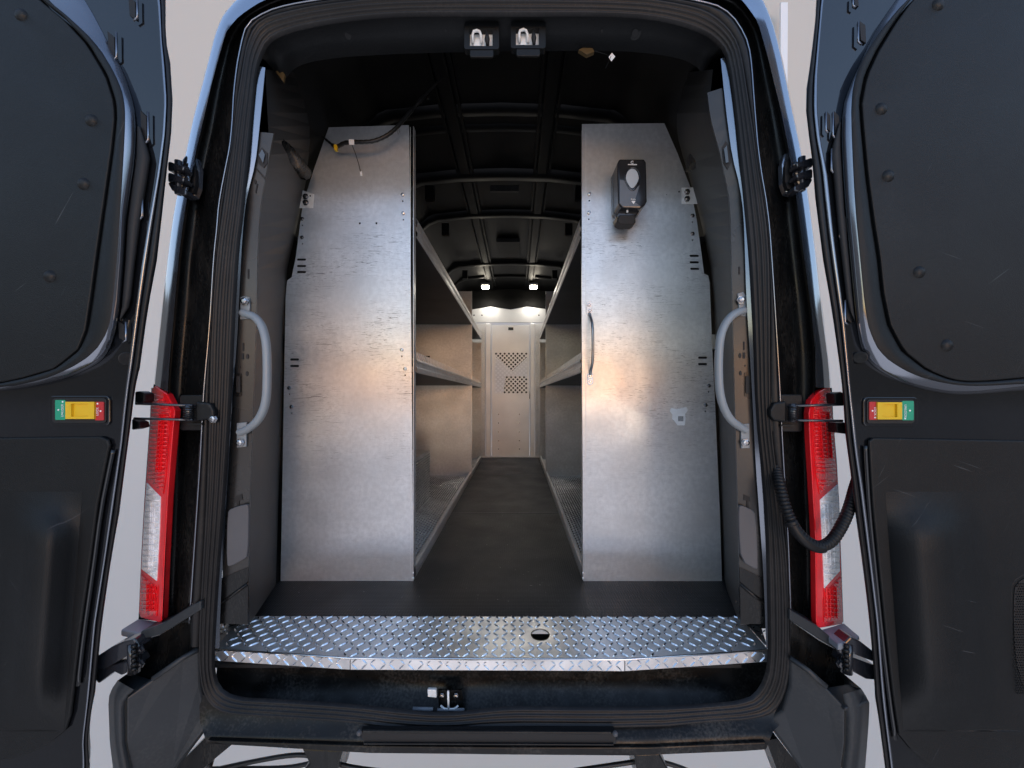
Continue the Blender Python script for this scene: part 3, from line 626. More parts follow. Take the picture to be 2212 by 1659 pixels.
for q in ([(327, 838), (380, 838), (372, 1345), (303, 1338)], [(1745, 838), (1797, 838), (1820, 1345), (1760, 1345)]): plate('lamp_recess', q, 1.155, .01, M['jamb'], van)
# ---- tail lights
def tail(outline, clearp, ydep, label, ribx, lines):
    nd = node('tail_light', van, P(outline[0][0], 1100, 1.1)); nd['label'] = label
    q = [P(x, y, ydep(x)) for x, y in outline]; b = MB(); b.prism(q, (0, .022, 0)); bevel(b.obj('lamp_body', M['redb'], nd), .004, 3)
    def inset(pp, dy): return [P(x, y, ydep(x)-dy) for x, y in pp]
    for nm, pp, mm, dy in lines:
        b = MB(); b.prism(inset(pp, dy), (0, dy*.8, 0)); bevel(b.obj(nm, M[mm], nd), .0022, 2)
    for y0, y1, xs, mm in ribx:
        for x in xs:
            b = MB(); b.tube([P(x[0], y0, ydep(x[0])-.008), P(x[1], y1, ydep(x[1])-.008)], .0016, 5); b.obj('lens_rib', M[mm], nd)
    for nm, pp, mm, dy in lines:
        ys = [p[1] for p in pp]; y = min(ys)+14
        while y < max(ys)-8:
            xs = []
            for i in range(len(pp)):
                a, c = pp[i], pp[(i+1) % len(pp)]
                if (a[1]-y)*(c[1]-y) < 0: xs.append(a[0]+(c[0]-a[0])*(y-a[1])/(c[1]-a[1]))
            if len(xs) >= 2 and max(xs)-min(xs) > 12:
                x0, x1 = min(xs)+3, max(xs)-3
                b = MB(); b.tube([P(x0, y, ydep(x0)-dy-.001), P(x1, y, ydep(x1)-dy-.001)], .0022 if mm == 'red' else .0018, 5); b.obj('lens_rib', M['redb' if mm == 'red' else 'clear'], nd, smooth=True)
            y += 9 if mm == 'red' else 12
    return nd
ydl = lambda x: 1.045+.085*(365-x)/65
tail([(327, 840), (335, 832), (360, 851), (377, 886), (372, 939), (367, 1000), (361, 1079), (354, 1219), (349, 1341), (345, 1346), (303, 1335), (299, 1323), (304, 1226), (310, 1107), (315, 1030), (324, 901)], None, ydl,
     'left tail light, red over clear over red, upright on the corner', [(895, 1020, [((345), (337)), (350, 342), (355, 347)], 'redb'), (1265, 1320, [(318, 317), (324, 323), (330, 329), (336, 335)], 'redb'), (1085, 1230, [(326, 321), (330, 325), (334, 329)], 'clear')],
     [('upper_lens', [(330, 850), (352, 858), (368, 888), (363, 960), (357, 1030), (352, 1068), (318, 1034), (325, 905)], 'red', .005),
      ('clear_lens', [(316, 1043), (346, 1074), (344, 1150), (338, 1256), (305, 1230), (311, 1110)], 'clear', .006),
      ('lower_lens', [(303, 1240), (336, 1268), (340, 1290), (338, 1332), (306, 1326), (302, 1320)], 'red', .005)])
ydr = lambda x: 1.045+.085*(x-1760)/60
tail([(1793, 831), (1770, 845), (1753, 864), (1748, 893), (1750, 950), (1754, 1016), (1762, 1160), (1764, 1341), (1766, 1359), (1820, 1350), (1822, 1341), (1818, 1232), (1811, 1034), (1800, 907), (1797, 860)], None, ydr,
     'right tail light, red over clear over red, with the conduit looping across', [(890, 990, [(1770, 1778), (1780, 1788), (1790, 1798)], 'redb'), (1270, 1335, [(1785, 1787), (1792, 1794), (1799, 1801), (1806, 1808)], 'redb'), (1090, 1220, [(1780, 1786), (1788, 1794), (1797, 1803)], 'clear')],
     [('upper_lens', [(1791, 845), (1772, 858), (1758, 880), (1758, 960), (1764, 1030), (1771, 1068), (1808, 1036), (1798, 910)], 'red', .005),
      ('clear_lens', [(1811, 1046), (1772, 1080), (1776, 1160), (1781, 1272), (1815, 1234), (1814, 1130)], 'clear', .006),
      ('lower_lens', [(1818, 1245), (1783, 1280), (1779, 1300), (1780, 1345), (1816, 1340)], 'red', .005)])

# ---- grab handles
def handle(pts, br1, br2, bolts, sgn, lab):
    nd = node('grab_handle', van, P(pts[0][0], pts[0][1], 1.09)); nd['label'] = lab
    n = len(pts); C = [P(x, y, 1.095-.035*math.sin(math.pi*min(1, max(0, (i-.3)/(n-1.6))))) for i, (x, y) in enumerate(pts)]
    b = MB(); b.tube(smooth_poly(C, 3), .0108, 14); b.obj('tube', M['handle'], nd, smooth=True)
    for q in (br1, br2): plate('bracket', q, 1.094, .006, M['handle'], nd, bev=.0015)
    for x, y in bolts: link('bolt', BIGBOLT, None, nd, loc=P(x, y, 1.092))
handle([(524, 676), (535, 679), (550, 684), (563, 698), (572, 722), (577, 760), (577, 845), (572, 880), (560, 905), (545, 920), (530, 930), (518, 934)],
       [(519, 642), (527, 639), (538, 642), (539, 665), (536, 688), (518, 690)], [(511, 914), (532, 912), (531, 965), (511, 967)], [(530, 651), (520, 956)], 1, 'left pale grey grab handle bowed toward the aisle')
handle([(1607, 671), (1597, 673), (1583, 680), (1569, 695), (1558, 718), (1553, 750), (1552, 815), (1556, 858), (1566, 888), (1580, 909), (1597, 921), (1611, 929)],
       [(1594, 634), (1606, 630), (1613, 640), (1613, 684), (1598, 681)], [(1601, 917), (1619, 915), (1620, 968), (1602, 969)], [(1600, 648), (1609, 956)], -1, 'right pale grey grab handle bowed toward the aisle')

# ---- check straps
def strap(body, rods, ends, spring, sgn, lab):
    nd = node('door_check', van, P(body[0], body[1], 1.03)); nd['label'] = lab
    x0, y0, x1, y1 = body
    plate('mount', rrect(x0, y0, x1, y1, 6), 1.06, .03, M['plastic'], nd, bev=.003)
    xm = (x0+x1)/2
    xo, xi = (x0, x1) if sgn < 0 else (x1, x0)
    plate('hinge_cover', [(xo-sgn*34, y0+14), (xi+sgn*8, y0+18), (xi, y0+34), (xi, y0+46), (xi+sgn*8, y1-24), (xo-sgn*34, y1-20)], 1.04, .02, M['plastic'], nd, bev=.005)
    b = MB(); b.tube([P(xo-sgn*22, y0+20, 1.035), P(xo-sgn*22, y1-22, 1.035)], .010, 10); b.obj('pivot', M['blackgloss'], nd, smooth=True)
    sp = []
    for i in range(73):
        a = i*2*math.pi/12; yy = y0+24+(y1-y0-48)*i/72; c = P(xo-sgn*22, yy, 1.035); sp.append(c+Vector((math.cos(a)*.012, math.sin(a)*.012, 0)))
    b = MB(); b.tube(sp, .0016, 5); b.obj('spring', M['jamb'], nd, smooth=True)
    b = MB(); b.box(P(xm, 0, 1.05).x-.02, P(xm, 0, 1.05).x+.02, 1.045, 1.06, P(0, y1-12, 1.05).z, P(0, y1-16, 1.05).z); b.obj('foot', M['plastic'], nd)
    for (xa, ya, xb, yb) in rods:
        b = MB(); b.tube([P(xa, ya, 1.02), P((xa+xb)/2, (ya+yb)/2, 1.025), P(xb, yb, 1.03)], .0034, 8); b.obj('rod', M['blackgloss'], nd, smooth=True)
    for q in ends: plate('end_bracket', q, 1.035, .03, M['plastic'], nd, bev=.003)
strap((387, 853, 461, 930), [(294, 872, 416, 876), (290, 904, 416, 907)], [[(291, 846), (300, 845), (312, 850), (312, 866), (305, 872), (290, 873)], [(284, 905), (300, 912), (302, 924), (284, 929)]], 1, -1, 'left door check with two black rods and a spring')
strap((1665, 852, 1734, 933), [(1820, 874, 1708, 877), (1820, 909, 1708, 908)], [[(1802, 850), (1818, 846), (1824, 850), (1826, 874), (1804, 872)], [(1806, 914), (1826, 912), (1832, 938), (1808, 935)]], 1, 1, 'right door check with two black rods and a spring')
for x, y in ((509-45, 895), (1686, 952)):
    pass
link('bolt', BIGBOLT, None, van, loc=P(508-3, 896, 1.06) if False else P(462, 905, 1.05))
link('bolt', BIGBOLT, None, van, loc=P(1686, 952, 1.06) if False else P(1673, 958, 1.08))

# ---- hinges
def hinge(cx_, cy_, sg, lab):
    nd = node('door_hinge', van, P(cx_, cy_, 1.05)); nd['label'] = lab
    def q(pts): return [(cx_+sg*x, cy_+y) for x, y in pts]
    plate('hinge_seat', q([(-34, -42), (-6, -52), (6, -36), (10, 30), (-4, 44), (-30, 40)]), 1.075, .02, M['flange'], nd, bev=.004, rnd=1)
    plate('hinge_pocket', q([(-26, -34), (2, -30), (6, 26), (-6, 36), (-26, 30)]), 1.066, .012, M['black'], nd, rnd=1)
    for dy in (-28, -4):
        plate('hinge_arm', q([(-2, dy+4), (30, dy-8), (34, dy-6), (34, dy+12), (30, dy+12), (0, dy+12)]), 1.03, .03, M['blackgloss'], nd, bev=.003)
    plate('hinge_arm', q([(-6, 26), (30, 8), (34, 12), (26, 26), (4, 38), (-6, 36)]), 1.035, .03, M['blackgloss'], nd, bev=.003)
    b = MB(); b.tube([P(cx_+sg*10, cy_-36, 1.045), P(cx_+sg*10, cy_+36, 1.045)], .009, 10); b.obj('hinge_pin', M['blackgloss'], nd, smooth=True)
    for x, y in ((-2, 2), (-6, -16), (2, 20)): link('bolt', DARKBOLT if y else BIGBOLT, None, nd, loc=P(cx_+sg*x, cy_+y, 1.052))
hinge(396, 384, -1, 'upper left door hinge in its bodywork pocket'); hinge(1722, 376, 1, 'upper right door hinge in its bodywork pocket')
def low_hinge(pts_arm, pts_arm2, lump, lab, sg):
    nd = node('door_hinge', van, P(lump[0], lump[1], 1.05)); nd['label'] = lab
    plate('hinge_arm', pts_arm, 1.02, .04, M['blackgloss'], nd, bev=.004); plate('hinge_arm', pts_arm2, 1.03, .04, M['blackgloss'], nd, bev=.004)
    x, y = lump
    b = MB(); b.tube([P(x, y-32, 1.03), P(x, y+32, 1.03)], .014, 12); b.obj('hinge_pin', M['blackgloss'], nd, smooth=True)
    for k in range(6):
        b = MB(); b.tube([P(x-sg*(4+random.random()*4), y-26+k*10, 1.015), P(x+sg*5, y-23+k*10, 1.012)], .006, 6); b.obj('knuckle', M['jamb'], nd, smooth=True)
    for dy in (-18, 12): link('bolt', DARKBOLT, None, nd, loc=P(x-sg*14, y+dy, 1.03))
low_hinge([(206, 1420), (240, 1398), (262, 1388), (290, 1380), (300, 1400), (262, 1425), (222, 1448), (206, 1446)], [(206, 1446), (246, 1436), (288, 1424), (296, 1440), (262, 1460), (246, 1452), (212, 1478), (206, 1470)], (290, 1420), 'lower left door hinge, dark and greasy', -1)
low_hinge([(1890, 1410), (1862, 1388), (1838, 1376), (1822, 1392), (1845, 1414), (1892, 1432)], [(1894, 1440), (1850, 1424), (1826, 1418), (1820, 1436), (1850, 1456), (1872, 1468), (1896, 1470)], (1828, 1420), 'lower right door hinge, dark and greasy', 1)

# ---- doors
def door(side):
    if side < 0:
        L0 = [(340, -160), (352, -60), (358, 0), (358, 85), (368, 136), (373, 217), (370, 288), (360, 373), (349, 475), (339, 563), (320, 664), (302, 796), (293, 830), (281, 928), (271, 1003), (258, 1107), (240, 1209), (220, 1347), (213, 1412), (206, 1494), (198, 1532), (190, 1597), (194, 1650), (186, 1760)]
        L1 = [(318, -160), (332, -40), (340, 0), (346, 100), (354, 217), (350, 288), (338, 380), (319, 485), (305, 570), (291, 681), (272, 830), (266, 880), (258, 960), (246, 1040), (236, 1107), (222, 1209), (200, 1347), (192, 1440), (184, 1532), (176, 1600), (178, 1650), (172, 1760)]
        L2 = [(120, -100), (190, 10), (232, 90), (262, 145), (282, 200), (294, 248), (292, 339), (282, 410), (272, 485), (268, 563), (260, 664), (250, 720), (237, 755), (217, 782), (180, 802), (136, 820), (68, 835), (0, 845), (-200, 850)]
        L3 = [(20, -130), (102, 0), (146, 34), (210, 95), (251, 163), (268, 210), (271, 251), (268, 322), (261, 441), (253, 552), (243, 664), (234, 715), (204, 762), (153, 796), (85, 823), (0, 838), (-200, 842)]
        L4 = [(0, -110), (88, 0), (136, 37), (190, 95), (231, 163), (249, 220), (251, 254), (244, 322), (234, 390), (224, 458), (208, 570), (200, 630), (187, 715), (170, 755), (119, 796), (51, 816), (0, 827), (-200, 832)]
        low = [(-300, 947), (0, 946), (215, 943), (232, 950), (236, 962), (228, 1000), (210, 1089), (192, 1226), (172, 1364), (160, 1470), (151, 1545), (140, 1578), (103, 1608), (52, 1632), (0, 1645), (-300, 1650)]
        far = -420; riv = [(45, 32), (197, 260), (180, 397), (107, 597), (-60, 740)]
        Yf = lambda x, y=0: 1.012-.00002*(373-x)
        hx = (105, 855, 236, 920); g = (119, 864, 141, 907); yel = (141, 868, 203, 905); rd = (205, 868, 224, 908)
        notches = [(285, 17, 16, 24), (240, 97, 16, 30), (310, 272, 14, 34), (299, 365, 14, 22), (300, 440, 10, 30), (262, 715, 14, 22)]
        lab = 'left rear door, inner side with black lining and lock switch'
    else:
        L0 = [(1790, -160), (1772, -60), (1763, 0), (1761, 45), (1751, 131), (1742, 192), (1741, 240), (1747, 292), (1754, 343), (1761, 429), (1778, 563), (1796, 665), (1813, 785), (1820, 844), (1826, 940), (1840, 1043), (1847, 1106), (1864, 1226), (1878, 1343), (1887, 1446), (1890, 1505), (1899, 1560), (1909, 1639), (1925, 1760)]
        L1 = [(1800, -160), (1788, -50), (1779, 0), (1772, 80), (1766, 160), (1766, 240), (1772, 300), (1788, 378), (1800, 500), (1808, 563), (1826, 700), (1838, 840), (1845, 900), (1854, 980), (1866, 1060), (1876, 1140), (1886, 1226), (1900, 1343), (1908, 1460), (1918, 1560), (1928, 1639), (1942, 1760)]
        L2 = [(2030, -100), (1950, -20), (1900, 50), (1860, 130), (1834, 190), (1819, 234), (1818, 309), (1826, 447), (1837, 563), (1844, 640), (1851, 710), (1862, 758), (1885, 792), (1933, 820), (1980, 838), (2050, 852), (2110, 852), (2212, 842), (2400, 838)]
        L3 = [(2080, -130), (1960, 0), (1933, 27), (1881, 96), (1850, 155), (1838, 213), (1840, 309), (1847, 447), (1857, 550), (1868, 665), (1878, 717), (1902, 765), (1950, 799), (2002, 820), (2070, 833), (2130, 834), (2212, 829), (2400, 826)]
        L4 = [(2080, -110), (1967, 0), (1929, 52), (1892, 113), (1868, 165), (1857, 223), (1861, 275), (1871, 378), (1885, 481), (1897, 554), (1905, 631), (1919, 700), (1950, 758), (2002, 799), (2053, 820), (2094, 825), (2150, 822), (2212, 816), (2400, 812)]
        low = [(2500, 956), (2212, 952), (1888, 946), (1878, 953), (1880, 990), (1886, 1089), (1900, 1226), (1914, 1364), (1930, 1501), (1943, 1587), (1974, 1625), (2010, 1655), (2060, 1680), (2500, 1700)]
        far = 2640; riv = [(2027, 10), (1904, 235), (1919, 380), (1986, 588), (2046, 746)]
        Yf = lambda x, y=0: 1.012-.00002*(x-1741)
        hx = (1866, 858, 1983, 921); g = (1949, 866, 1974, 908); yel = (1896, 869, 1949, 906); rd = (1878, 868, 1895, 907)
        notches = [(1864, 69, 14, 24), (1850, 2, 10, 12), (1790, 262, 8, 22), (1808, 268, 12, 28), (1805, 345, 12, 26), (1824, 488, 12, 28), (1834, 672, 12, 26)]
        lab = 'right rear door, inner side with black lining, lock switch and speaker grille'
    s = side
    D = lambda d: (lambda x, y=0: Yf(x)+d)
    nd = node('rear_door', van, P(L0[0][0], 855, 1.02)); nd['label'] = lab
    base = L0+[(far, 1760), (far, -160)]
    q = px(base, D(.004)); n_ = len(q); b = MB()
    b.add(q+[v+Vector((s*.052, .05, 0)) for v in q], [tuple(range(n_)), tuple(range(2*n_-1, n_-1, -1))]+[(i, (i+1) % n_, n_+(i+1) % n_, n_+i) for i in range(n_)])
    b.obj('door_shell', M['paint'], nd)
    # rubber edge, sky-tinted return, channel and pressed ring round the window lining
    n = 60
    def line(p, d, N=90): return resample(smooth_poly(px(p, D(d)), 1), N)
    vs, fs = loft([[v+Vector((s*.030, .03, 0)) for v in line(L0, -.004)], line(L0, -.004), line(mixl(L0, L1, .15), -.016), line(mixl(L0, L1, .45), -.016), line(mixl(L0, L1, .62), -.004)])
    link('edge_seal', mesh('edge_seal', vs, fs, True), M['rubber'], nd)
    vs, fs = loft([line(mixl(L0, L1, .60), -.002), line(mixl(L0, L1, .72), -.014), line(mixl(L0, L1, .95), -.013), line(L1, .003)])
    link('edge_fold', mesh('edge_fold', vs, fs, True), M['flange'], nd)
    L2i = mixl(L2, L3, .15); 
    vs, fs = loft([line(L2, .003), line(mixl(L2, L3, .25), -.010), line(mixl(L2, L3, .8), -.018), line(L3, -.020)])
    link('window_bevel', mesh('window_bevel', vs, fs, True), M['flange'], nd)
    vs, fs = loft([line(L3, -.020), line(mixl(L3, L4, .1), -.022), line(mixl(L3, L4, .8), -.018), line(mixl(L3, L4, .92), -.006)])
    link('window_border', mesh('window_border', vs, fs, True), M['lining'], nd)
    pan = [p for p in mixl(L4, L4, 0, 60)]
    ctr = (-150 if s < 0 else 2360, 350)
    pan2 = [(x+(ctr[0]-x)*.012, y) for x, y in pan]
    q = px(pan2, D(-.012))+px([(far, pan2[-1][1]), (far, -160), (pan2[0][0], -160)], D(-.012))
    b = MB(); b.prism(q, (0, .014, 0)); bevel(b.obj('upper_lining', M['lining'], nd), .003, 2, 50)
    for x, y in riv: link('rivet', RIVET, None, nd, loc=P(x, y, Yf(x)-.012))
    # notches in the channel
    for x, y, hw, hh in notches:
        b = MB(); b.prism(px([(x-hw*.5, y-hh), (x+hw*.4, y-hh*.6), (x+hw*.5, y+hh), (x-hw*.3, y+hh*.7)], D(-.0005)), (0, .004, 0)); b.obj('channel_slot', M['black'], nd)
        b = MB(); b.tube(px([(x-hw*.7*s, y-hh*.9), (x-hw*.75*s, y+hh*.9), (x-hw*.2*s, y+hh*1.15)], D(-.004)), .0025, 6); b.obj('slot_rim', M['flange'], nd, smooth=True)
    # matte black strip added to keep the channel dark, between bevel and fold
    chL = [(x, y) for x, y in mixl(L2, L3, 0, 60) if (250 < y < 700 and abs(x-L1[10][0]) < 120)]
    a = [(x, y) for x, y in chL]
    if s > 0: a = sorted(a, key=lambda p: p[1])
    a = sorted(a, key=lambda p: p[1])
    c = [(interp([(p[0], p[1]) for p in L1], y), y) for x, y in a]
    tw = [min(1, max(.02, (y-250)/90))*min(1, max(.02, (700-y)/40)) for x, y in a]
    c = [(x+(u-x)*t, v) for (x, y), (u, v), t in zip(a, c, tw)]
    L = [px([(x-s*3, y) for x, y in a], D(0.0)), px([(x*.93+u*.07-s*2, y) for (x, y), (u, v) in zip(a, c)], D(-.008)), px([(x*.45+u*.55, y) for (x, y), (u, v) in zip(a, c)], D(-.008)), px([(x*.35+u*.65, y) for (x, y), (u, v) in zip(a, c)], D(.001))]
    vs, fs = loft(L); link('channel_dark_strip', mesh('channel_dark_strip', vs, fs, True), M['black'], nd)
    # lower lining: moulded, with a recessed top field and a broad upright ridge
    ql = px(low, D(-.006)); b = MB(); b.prism(ql, (0, .008, 0)); bevel(b.obj('lower_lining', M['lining'], nd), .004, 3, 50)
    if s < 0: A = [(-120, 1060), (30, 1062), (75, 1100), (118, 1140), (160, 1200), (170, 1230)]
    def col(x, dy0, dy1, dd): return [P(x, y, Yf(x)-.006-dd) for y in range(dy0, dy1, 30)]
    if s < 0: cs = [(-160, 0), (30, .004), (60, .042), (105, .05), (128, .042), (158, .012), (178, .0)]; sh = -.085
    else: cs = [(1912, 0), (1925, .012), (1965, .042), (1990, .05), (2050, .044), (2090, .008), (2130, .002), (2300, .0)]; sh = .085
    rows = []
    for x, dd in cs:
        rr_ = []
        for k in range(22):
            y = 1062+k*27; tp = min(1, k/4)*max(0, min(1, (1590-y)/110)); tp = tp*tp*(3-2*tp); xx = x+sh*(y-1062)*(.9 if 0 < dd else .9)
            rr_.append(P(xx, y if y < 1580 else 1580, Yf(xx)-.0062-dd*tp))
        rows.append(rr_)
    vs, fs = loft(rows); link('lining_ridge', mesh('lining_ridge', vs, fs, True), M['lining'], nd)
    vs, fs = loft([line([(x, y-3) for x, y in low[1:6]], -.012, 20), line(low[1:6], -.009, 20)])
    # bright fold outside the lower lining
    ed = low[4:10] if s < 0 else low[3:10]
    b = MB(); b.tube(smooth_poly(px([(x-s*(-9 if s < 0 else -9)*(1 if s > 0 else 1) if False else x+(9 if s < 0 else -9), y+10) for x, y in ed], D(-.002)), 1), .0045, 8); b.obj('lower_fold', M['paint'], nd, smooth=True)
    # lock switch
    x0, y0, x1, y1 = hx
    plate('switch_bezel', rrect(x0, y0, x1, y1, 9), D(-.001), .006, M['paint'], nd, bev=.002)
    plate('switch_well', rrect(x0+7, y0+5, x1-7, y1-6, 7), D(-.0035), .003, M['black'], nd, bev=.001)
    plate('unlock_label', rrect(*g, 2), D(-.0055), .002, M['green'], nd); plate('lock_label', rrect(*rd, 2), D(-.0055), .002, M['redlab'], nd)
    a0, b0, a1, b1 = yel
    ou = px([(a0, b0), (a1, b0), (a1, b1), (a0, b1)], D(-.010)); w_ = a1-a0
    inn = px([(a0+w_*.2, b0+4), (a1-w_*.2, b0+4), (a1-w_*.2, b1-5), (a0+w_*.2, b1-5)], D(-.010))
    holed('switch_slider', ou, [inn], (0, .007, 0), M['yellow'], nd)
    plate('slider_floor', [(a0+w_*.15, b0+2), (a1-w_*.15, b0+2), (a1-w_*.15, b1-2), (a0+w_*.15, b1-2)], D(-.0045), .002, M['yellow'], nd)
    rot = FACE @ Matrix.Rotation(R(90 if s < 0 else -90), 4, 'Z')
    gx = (g[0]+g[2])/2+(5 if s < 0 else -6); rx_ = (rd[0]+rd[2])/2+(-4 if s < 0 else 4)
    text('lettering', 'UNLOCK', .0082, M['white'], nd, P(gx, (g[1]+g[3])/2+1, Yf(gx)-.0062), rot)
    text('lettering', 'LOCK', .0082, M['white'], nd, P(rx_, (rd[1]+rd[3])/2+1, Yf(rx_)-.0062), rot)
    for xx, yy in ((gx, g[1]+4 if s < 0 else g[3]-4), (rx_, rd[1]+4 if s < 0 else rd[3]-5), (g[0]+7 if s < 0 else g[2]-8, (g[1]+g[3])/2), (rd[2]-7 if s < 0 else rd[0]+7, (rd[1]+rd[3])/2)):
        plate('lettering', circ(xx, yy, 1.9, n=8), D(-.0060), .001, M['white'], nd)
    # pip beside the lining corner
    for (x, y, r) in (((276, 252*1.0+523, 15),) if s < 0 else ((1858, 772, 13),)):
        b = MB(); b.tube([P(x, y, Yf(x)-.006), P(x, y, Yf(x)+.004)], r*1.0/F, 18); bevel(b.obj('door_plug', M['plastic'], nd), .002)
    if s > 0:
        gr = smooth_poly([Vector((x, y, 0)) for x, y in ((2188, 1240), (2300, 1225), (2420, 1300), (2420, 1480), (2300, 1560), (2215, 1510), (2186, 1440), (2180, 1300))], 2, True)
        gp = [(v.x, v.y) for v in gr]
        plate('speaker_rim', gp, D(-.008), .008, M['lining'], nd, bev=.003)
        gi = [(2300+(x-2300)*.93, 1390+(y-1390)*.95) for x, y in gp]; plate('speaker_grille', gi, D(-.0095), .003, M['black'], nd)
        b = MB()
        for j in range(44):
            for i in range(12):
                x = 2192+i*5+(2.5 if j % 2 else 0); y = 1262+j*5.5
                if x < 2188+abs(y-1390)*.08: continue
                b.prism(px(circ(x, y, 1.5, n=5), D(-.0112)), (0, .0014, 0))
        b.obj('grille_mesh', M['plastic'], nd, kind='stuff')
door(-1); door(1)

# ---- conduit from body to right door
cp = [(1676, 1008), (1681, 1030), (1685, 1052), (1695, 1095), (1712, 1135), (1733, 1162), (1764, 1182), (1793, 1175), (1818, 1138), (1836, 1095), (1846, 1055), (1858, 1020)]
pts = resample(smooth_poly([P(x, y, 1.07-.09*math.sin(math.pi*i/(len(cp)-1))) for i, (x, y) in enumerate(cp)], 3), 330)
rad = [.0118+(.0022 if (i//2) % 3 else -.0012) for i in range(330)]
b = MB(); b.tube(pts, rad, 14); cd_ = b.obj('cable_conduit', M['rubber'], van, smooth=True, label='black corrugated conduit looping across the right tail light')
seg_ = pts[95:165]; b = MB(); b.tube([p+Vector((-.002, -.004, -.004)) for p in seg_], [.016 if i < 6 else .0125 for i in range(70)], 12); b.obj('sleeve', M['rubber'], cd_, smooth=True)
# ---- undercarriage bits seen under the sill
for q in ([(652, 1618), (740, 1622), (728, 1665), (715, 1720), (645, 1720), (655, 1665), (668, 1650)], [(1370, 1630), (1425, 1628), (1445, 1665), (1460, 1720), (1385, 1720)]): plate('tow_bracket', q, 1.15, .12, M['jamb'], van, bev=.004)
for q in ([(380, 1700), (440, 1668), (530, 1648), (640, 1628), (690, 1636), (760, 1660), (900, 1672), (1100, 1690)], [(400, 1662), (520, 1660), (610, 1660), (660, 1652), (690, 1640)], [(1240, 1665), (1340, 1650), (1410, 1640), (1480, 1660), (1560, 1700)]):
    b = MB(); b.tube(smooth_poly(px(q, 1.2), 2), .0065, 8); b.obj('underbody_cable', M['cable'], van, smooth=True)
plate('underbody_stay', [(378, 1659), (447, 1590), (505, 1605), (440, 1659), (420, 1720), (360, 1720)], 1.12, .05, M['jamb'], van)
plate('underbody_stay', [(1655, 1600), (1680, 1595), (1745, 1680), (1745, 1720), (1700, 1720)], 1.12, .05, M['jamb'], van)

# ================================================================== tread plate sill
tp = empty('tread_plate', G(1060, 1380, -.742), 'bright diamond tread plate with one round hole across the rear edge of the floor', 'tread plate')
zt = -.738
outer = [G(x, y, zt) for x, y in ((528, 1331), (1598, 1333), (1660, 1404), (1525, 1416), (1350, 1424), (1017, 1427), (756, 1421), (461, 1402))]
hc = G(1167, 1371, zt); rh = .0285
hole = [hc+Vector((rh*math.cos(2*math.pi*i/20), rh*math.sin(2*math.pi*i/20), 0)) for i in range(20)]
holed('top_sheet', outer, [hole], (0, 0, -.004), M['tread'], tp)
b = MB(); b.box(-.92, .66, 1.13, 1.275, H-.80, H-.79); b.obj('hole_dark_backing', M['black'], van)  # black board added under the plate so its hole shows dark
# front lip: three bent lengths
fr_top = [(461, 1402), (756, 1421), (1350, 1424), (1660, 1404)]
FT = [G(x, y, zt) for x, y in fr_top]
for i in range(3):
    a, c = FT[i], FT[i+1]; g_ = (c-a).normalized()*.0008
    b = MB(); b.prism([a+g_, c-g_, c-g_+Vector((0, -.0005, -.034)), a+g_+Vector((0, -.0005, -.034))], (0, .004, 0)); o = b.obj('front_lip', M['tread'], tp); bevel(o, .0015)
b = MB(); b.tube([v+Vector((0, .001, -.0015)) for v in FT], .0032, 8); b.obj('folded_edge', M['treadbar'], tp, smooth=True)
b = MB(); b.tube(hole+[hole[0]], .0012, 5); b.obj('hole_rim', M['amber'], tp)
def in_plate(u, v):
    p = org+Vector((u, v, 0)); 
    if (p-hc).length < rh+.012: return False
    xl = FT[0].x+(outer[0].x-FT[0].x)*(p.y-FT[0].y)/(outer[0].y-FT[0].y)+.012; xr = FT[3].x+(outer[1].x-FT[3].x)*(p.y-FT[3].y)/(outer[1].y-FT[3].y)-.012
    yf_ = FT[0].y
    for a, c in zip(FT, FT[1:]):
        if a.x <= p.x <= c.x: yf_ = a.y+(c.y-a.y)*(p.x-a.x)/(c.x-a.x)
    return xl < p.x < xr and yf_+.010 < p.y < outer[0].y-.008
org = Vector((-.90, 1.06, H+zt))
treads('tread_bars', M['treadbar'], tp, (org, Vector((1, 0, 0)), Vector((0, 1, 0)), Vector((0, 0, 1))), 66, 11, .0265, .0230, .027, .0050, .0036, in_plate)
for i in range(3):
    a, c = FT[i], FT[i+1]; u = (c-a).normalized(); nn = Vector((u.y, -u.x, 0)); nn = nn if nn.y < 0 else -nn
    treads('lip_bars', M['treadbar'], tp, (a+Vector((0, -.0004, -.033)), u, Vector((0, 0, 1)), nn), int((c-a).length/.0265), 2, .0265, .0165, .026, .0050, .0032)
for q in ([(478, 1338), (533, 1332), (470, 1390), (464, 1390)], [(1602, 1336), (1640, 1340), (1656, 1392), (1650, 1390)]):
    w3 = [G(x, y, -.765) for x, y in q]; b = MB(); b.prism(w3, (0, 0, -.003)); sp2 = b.obj('corner_piece', M['tread'], tp)
    c = sum(w3, Vector())/4; b = MB()
    for k in range(9):
        a = R(42 if k % 2 else -42); du = Vector((math.cos(a), math.sin(a), 0)); dv = Vector((-du.y, du.x, 0)); cc = c+Vector(((k % 3-1)*.022, (k//3-1)*.02, 0))
        b.add([cc-du*.011, cc+dv*.003, cc+du*.011, cc-dv*.003, cc+Vector((0, 0, .0022))], [(0, 1, 4), (1, 2, 4), (2, 3, 4), (3, 0, 4)])
    b.obj('corner_treads', M['treadbar'], sp2, kind='stuff')

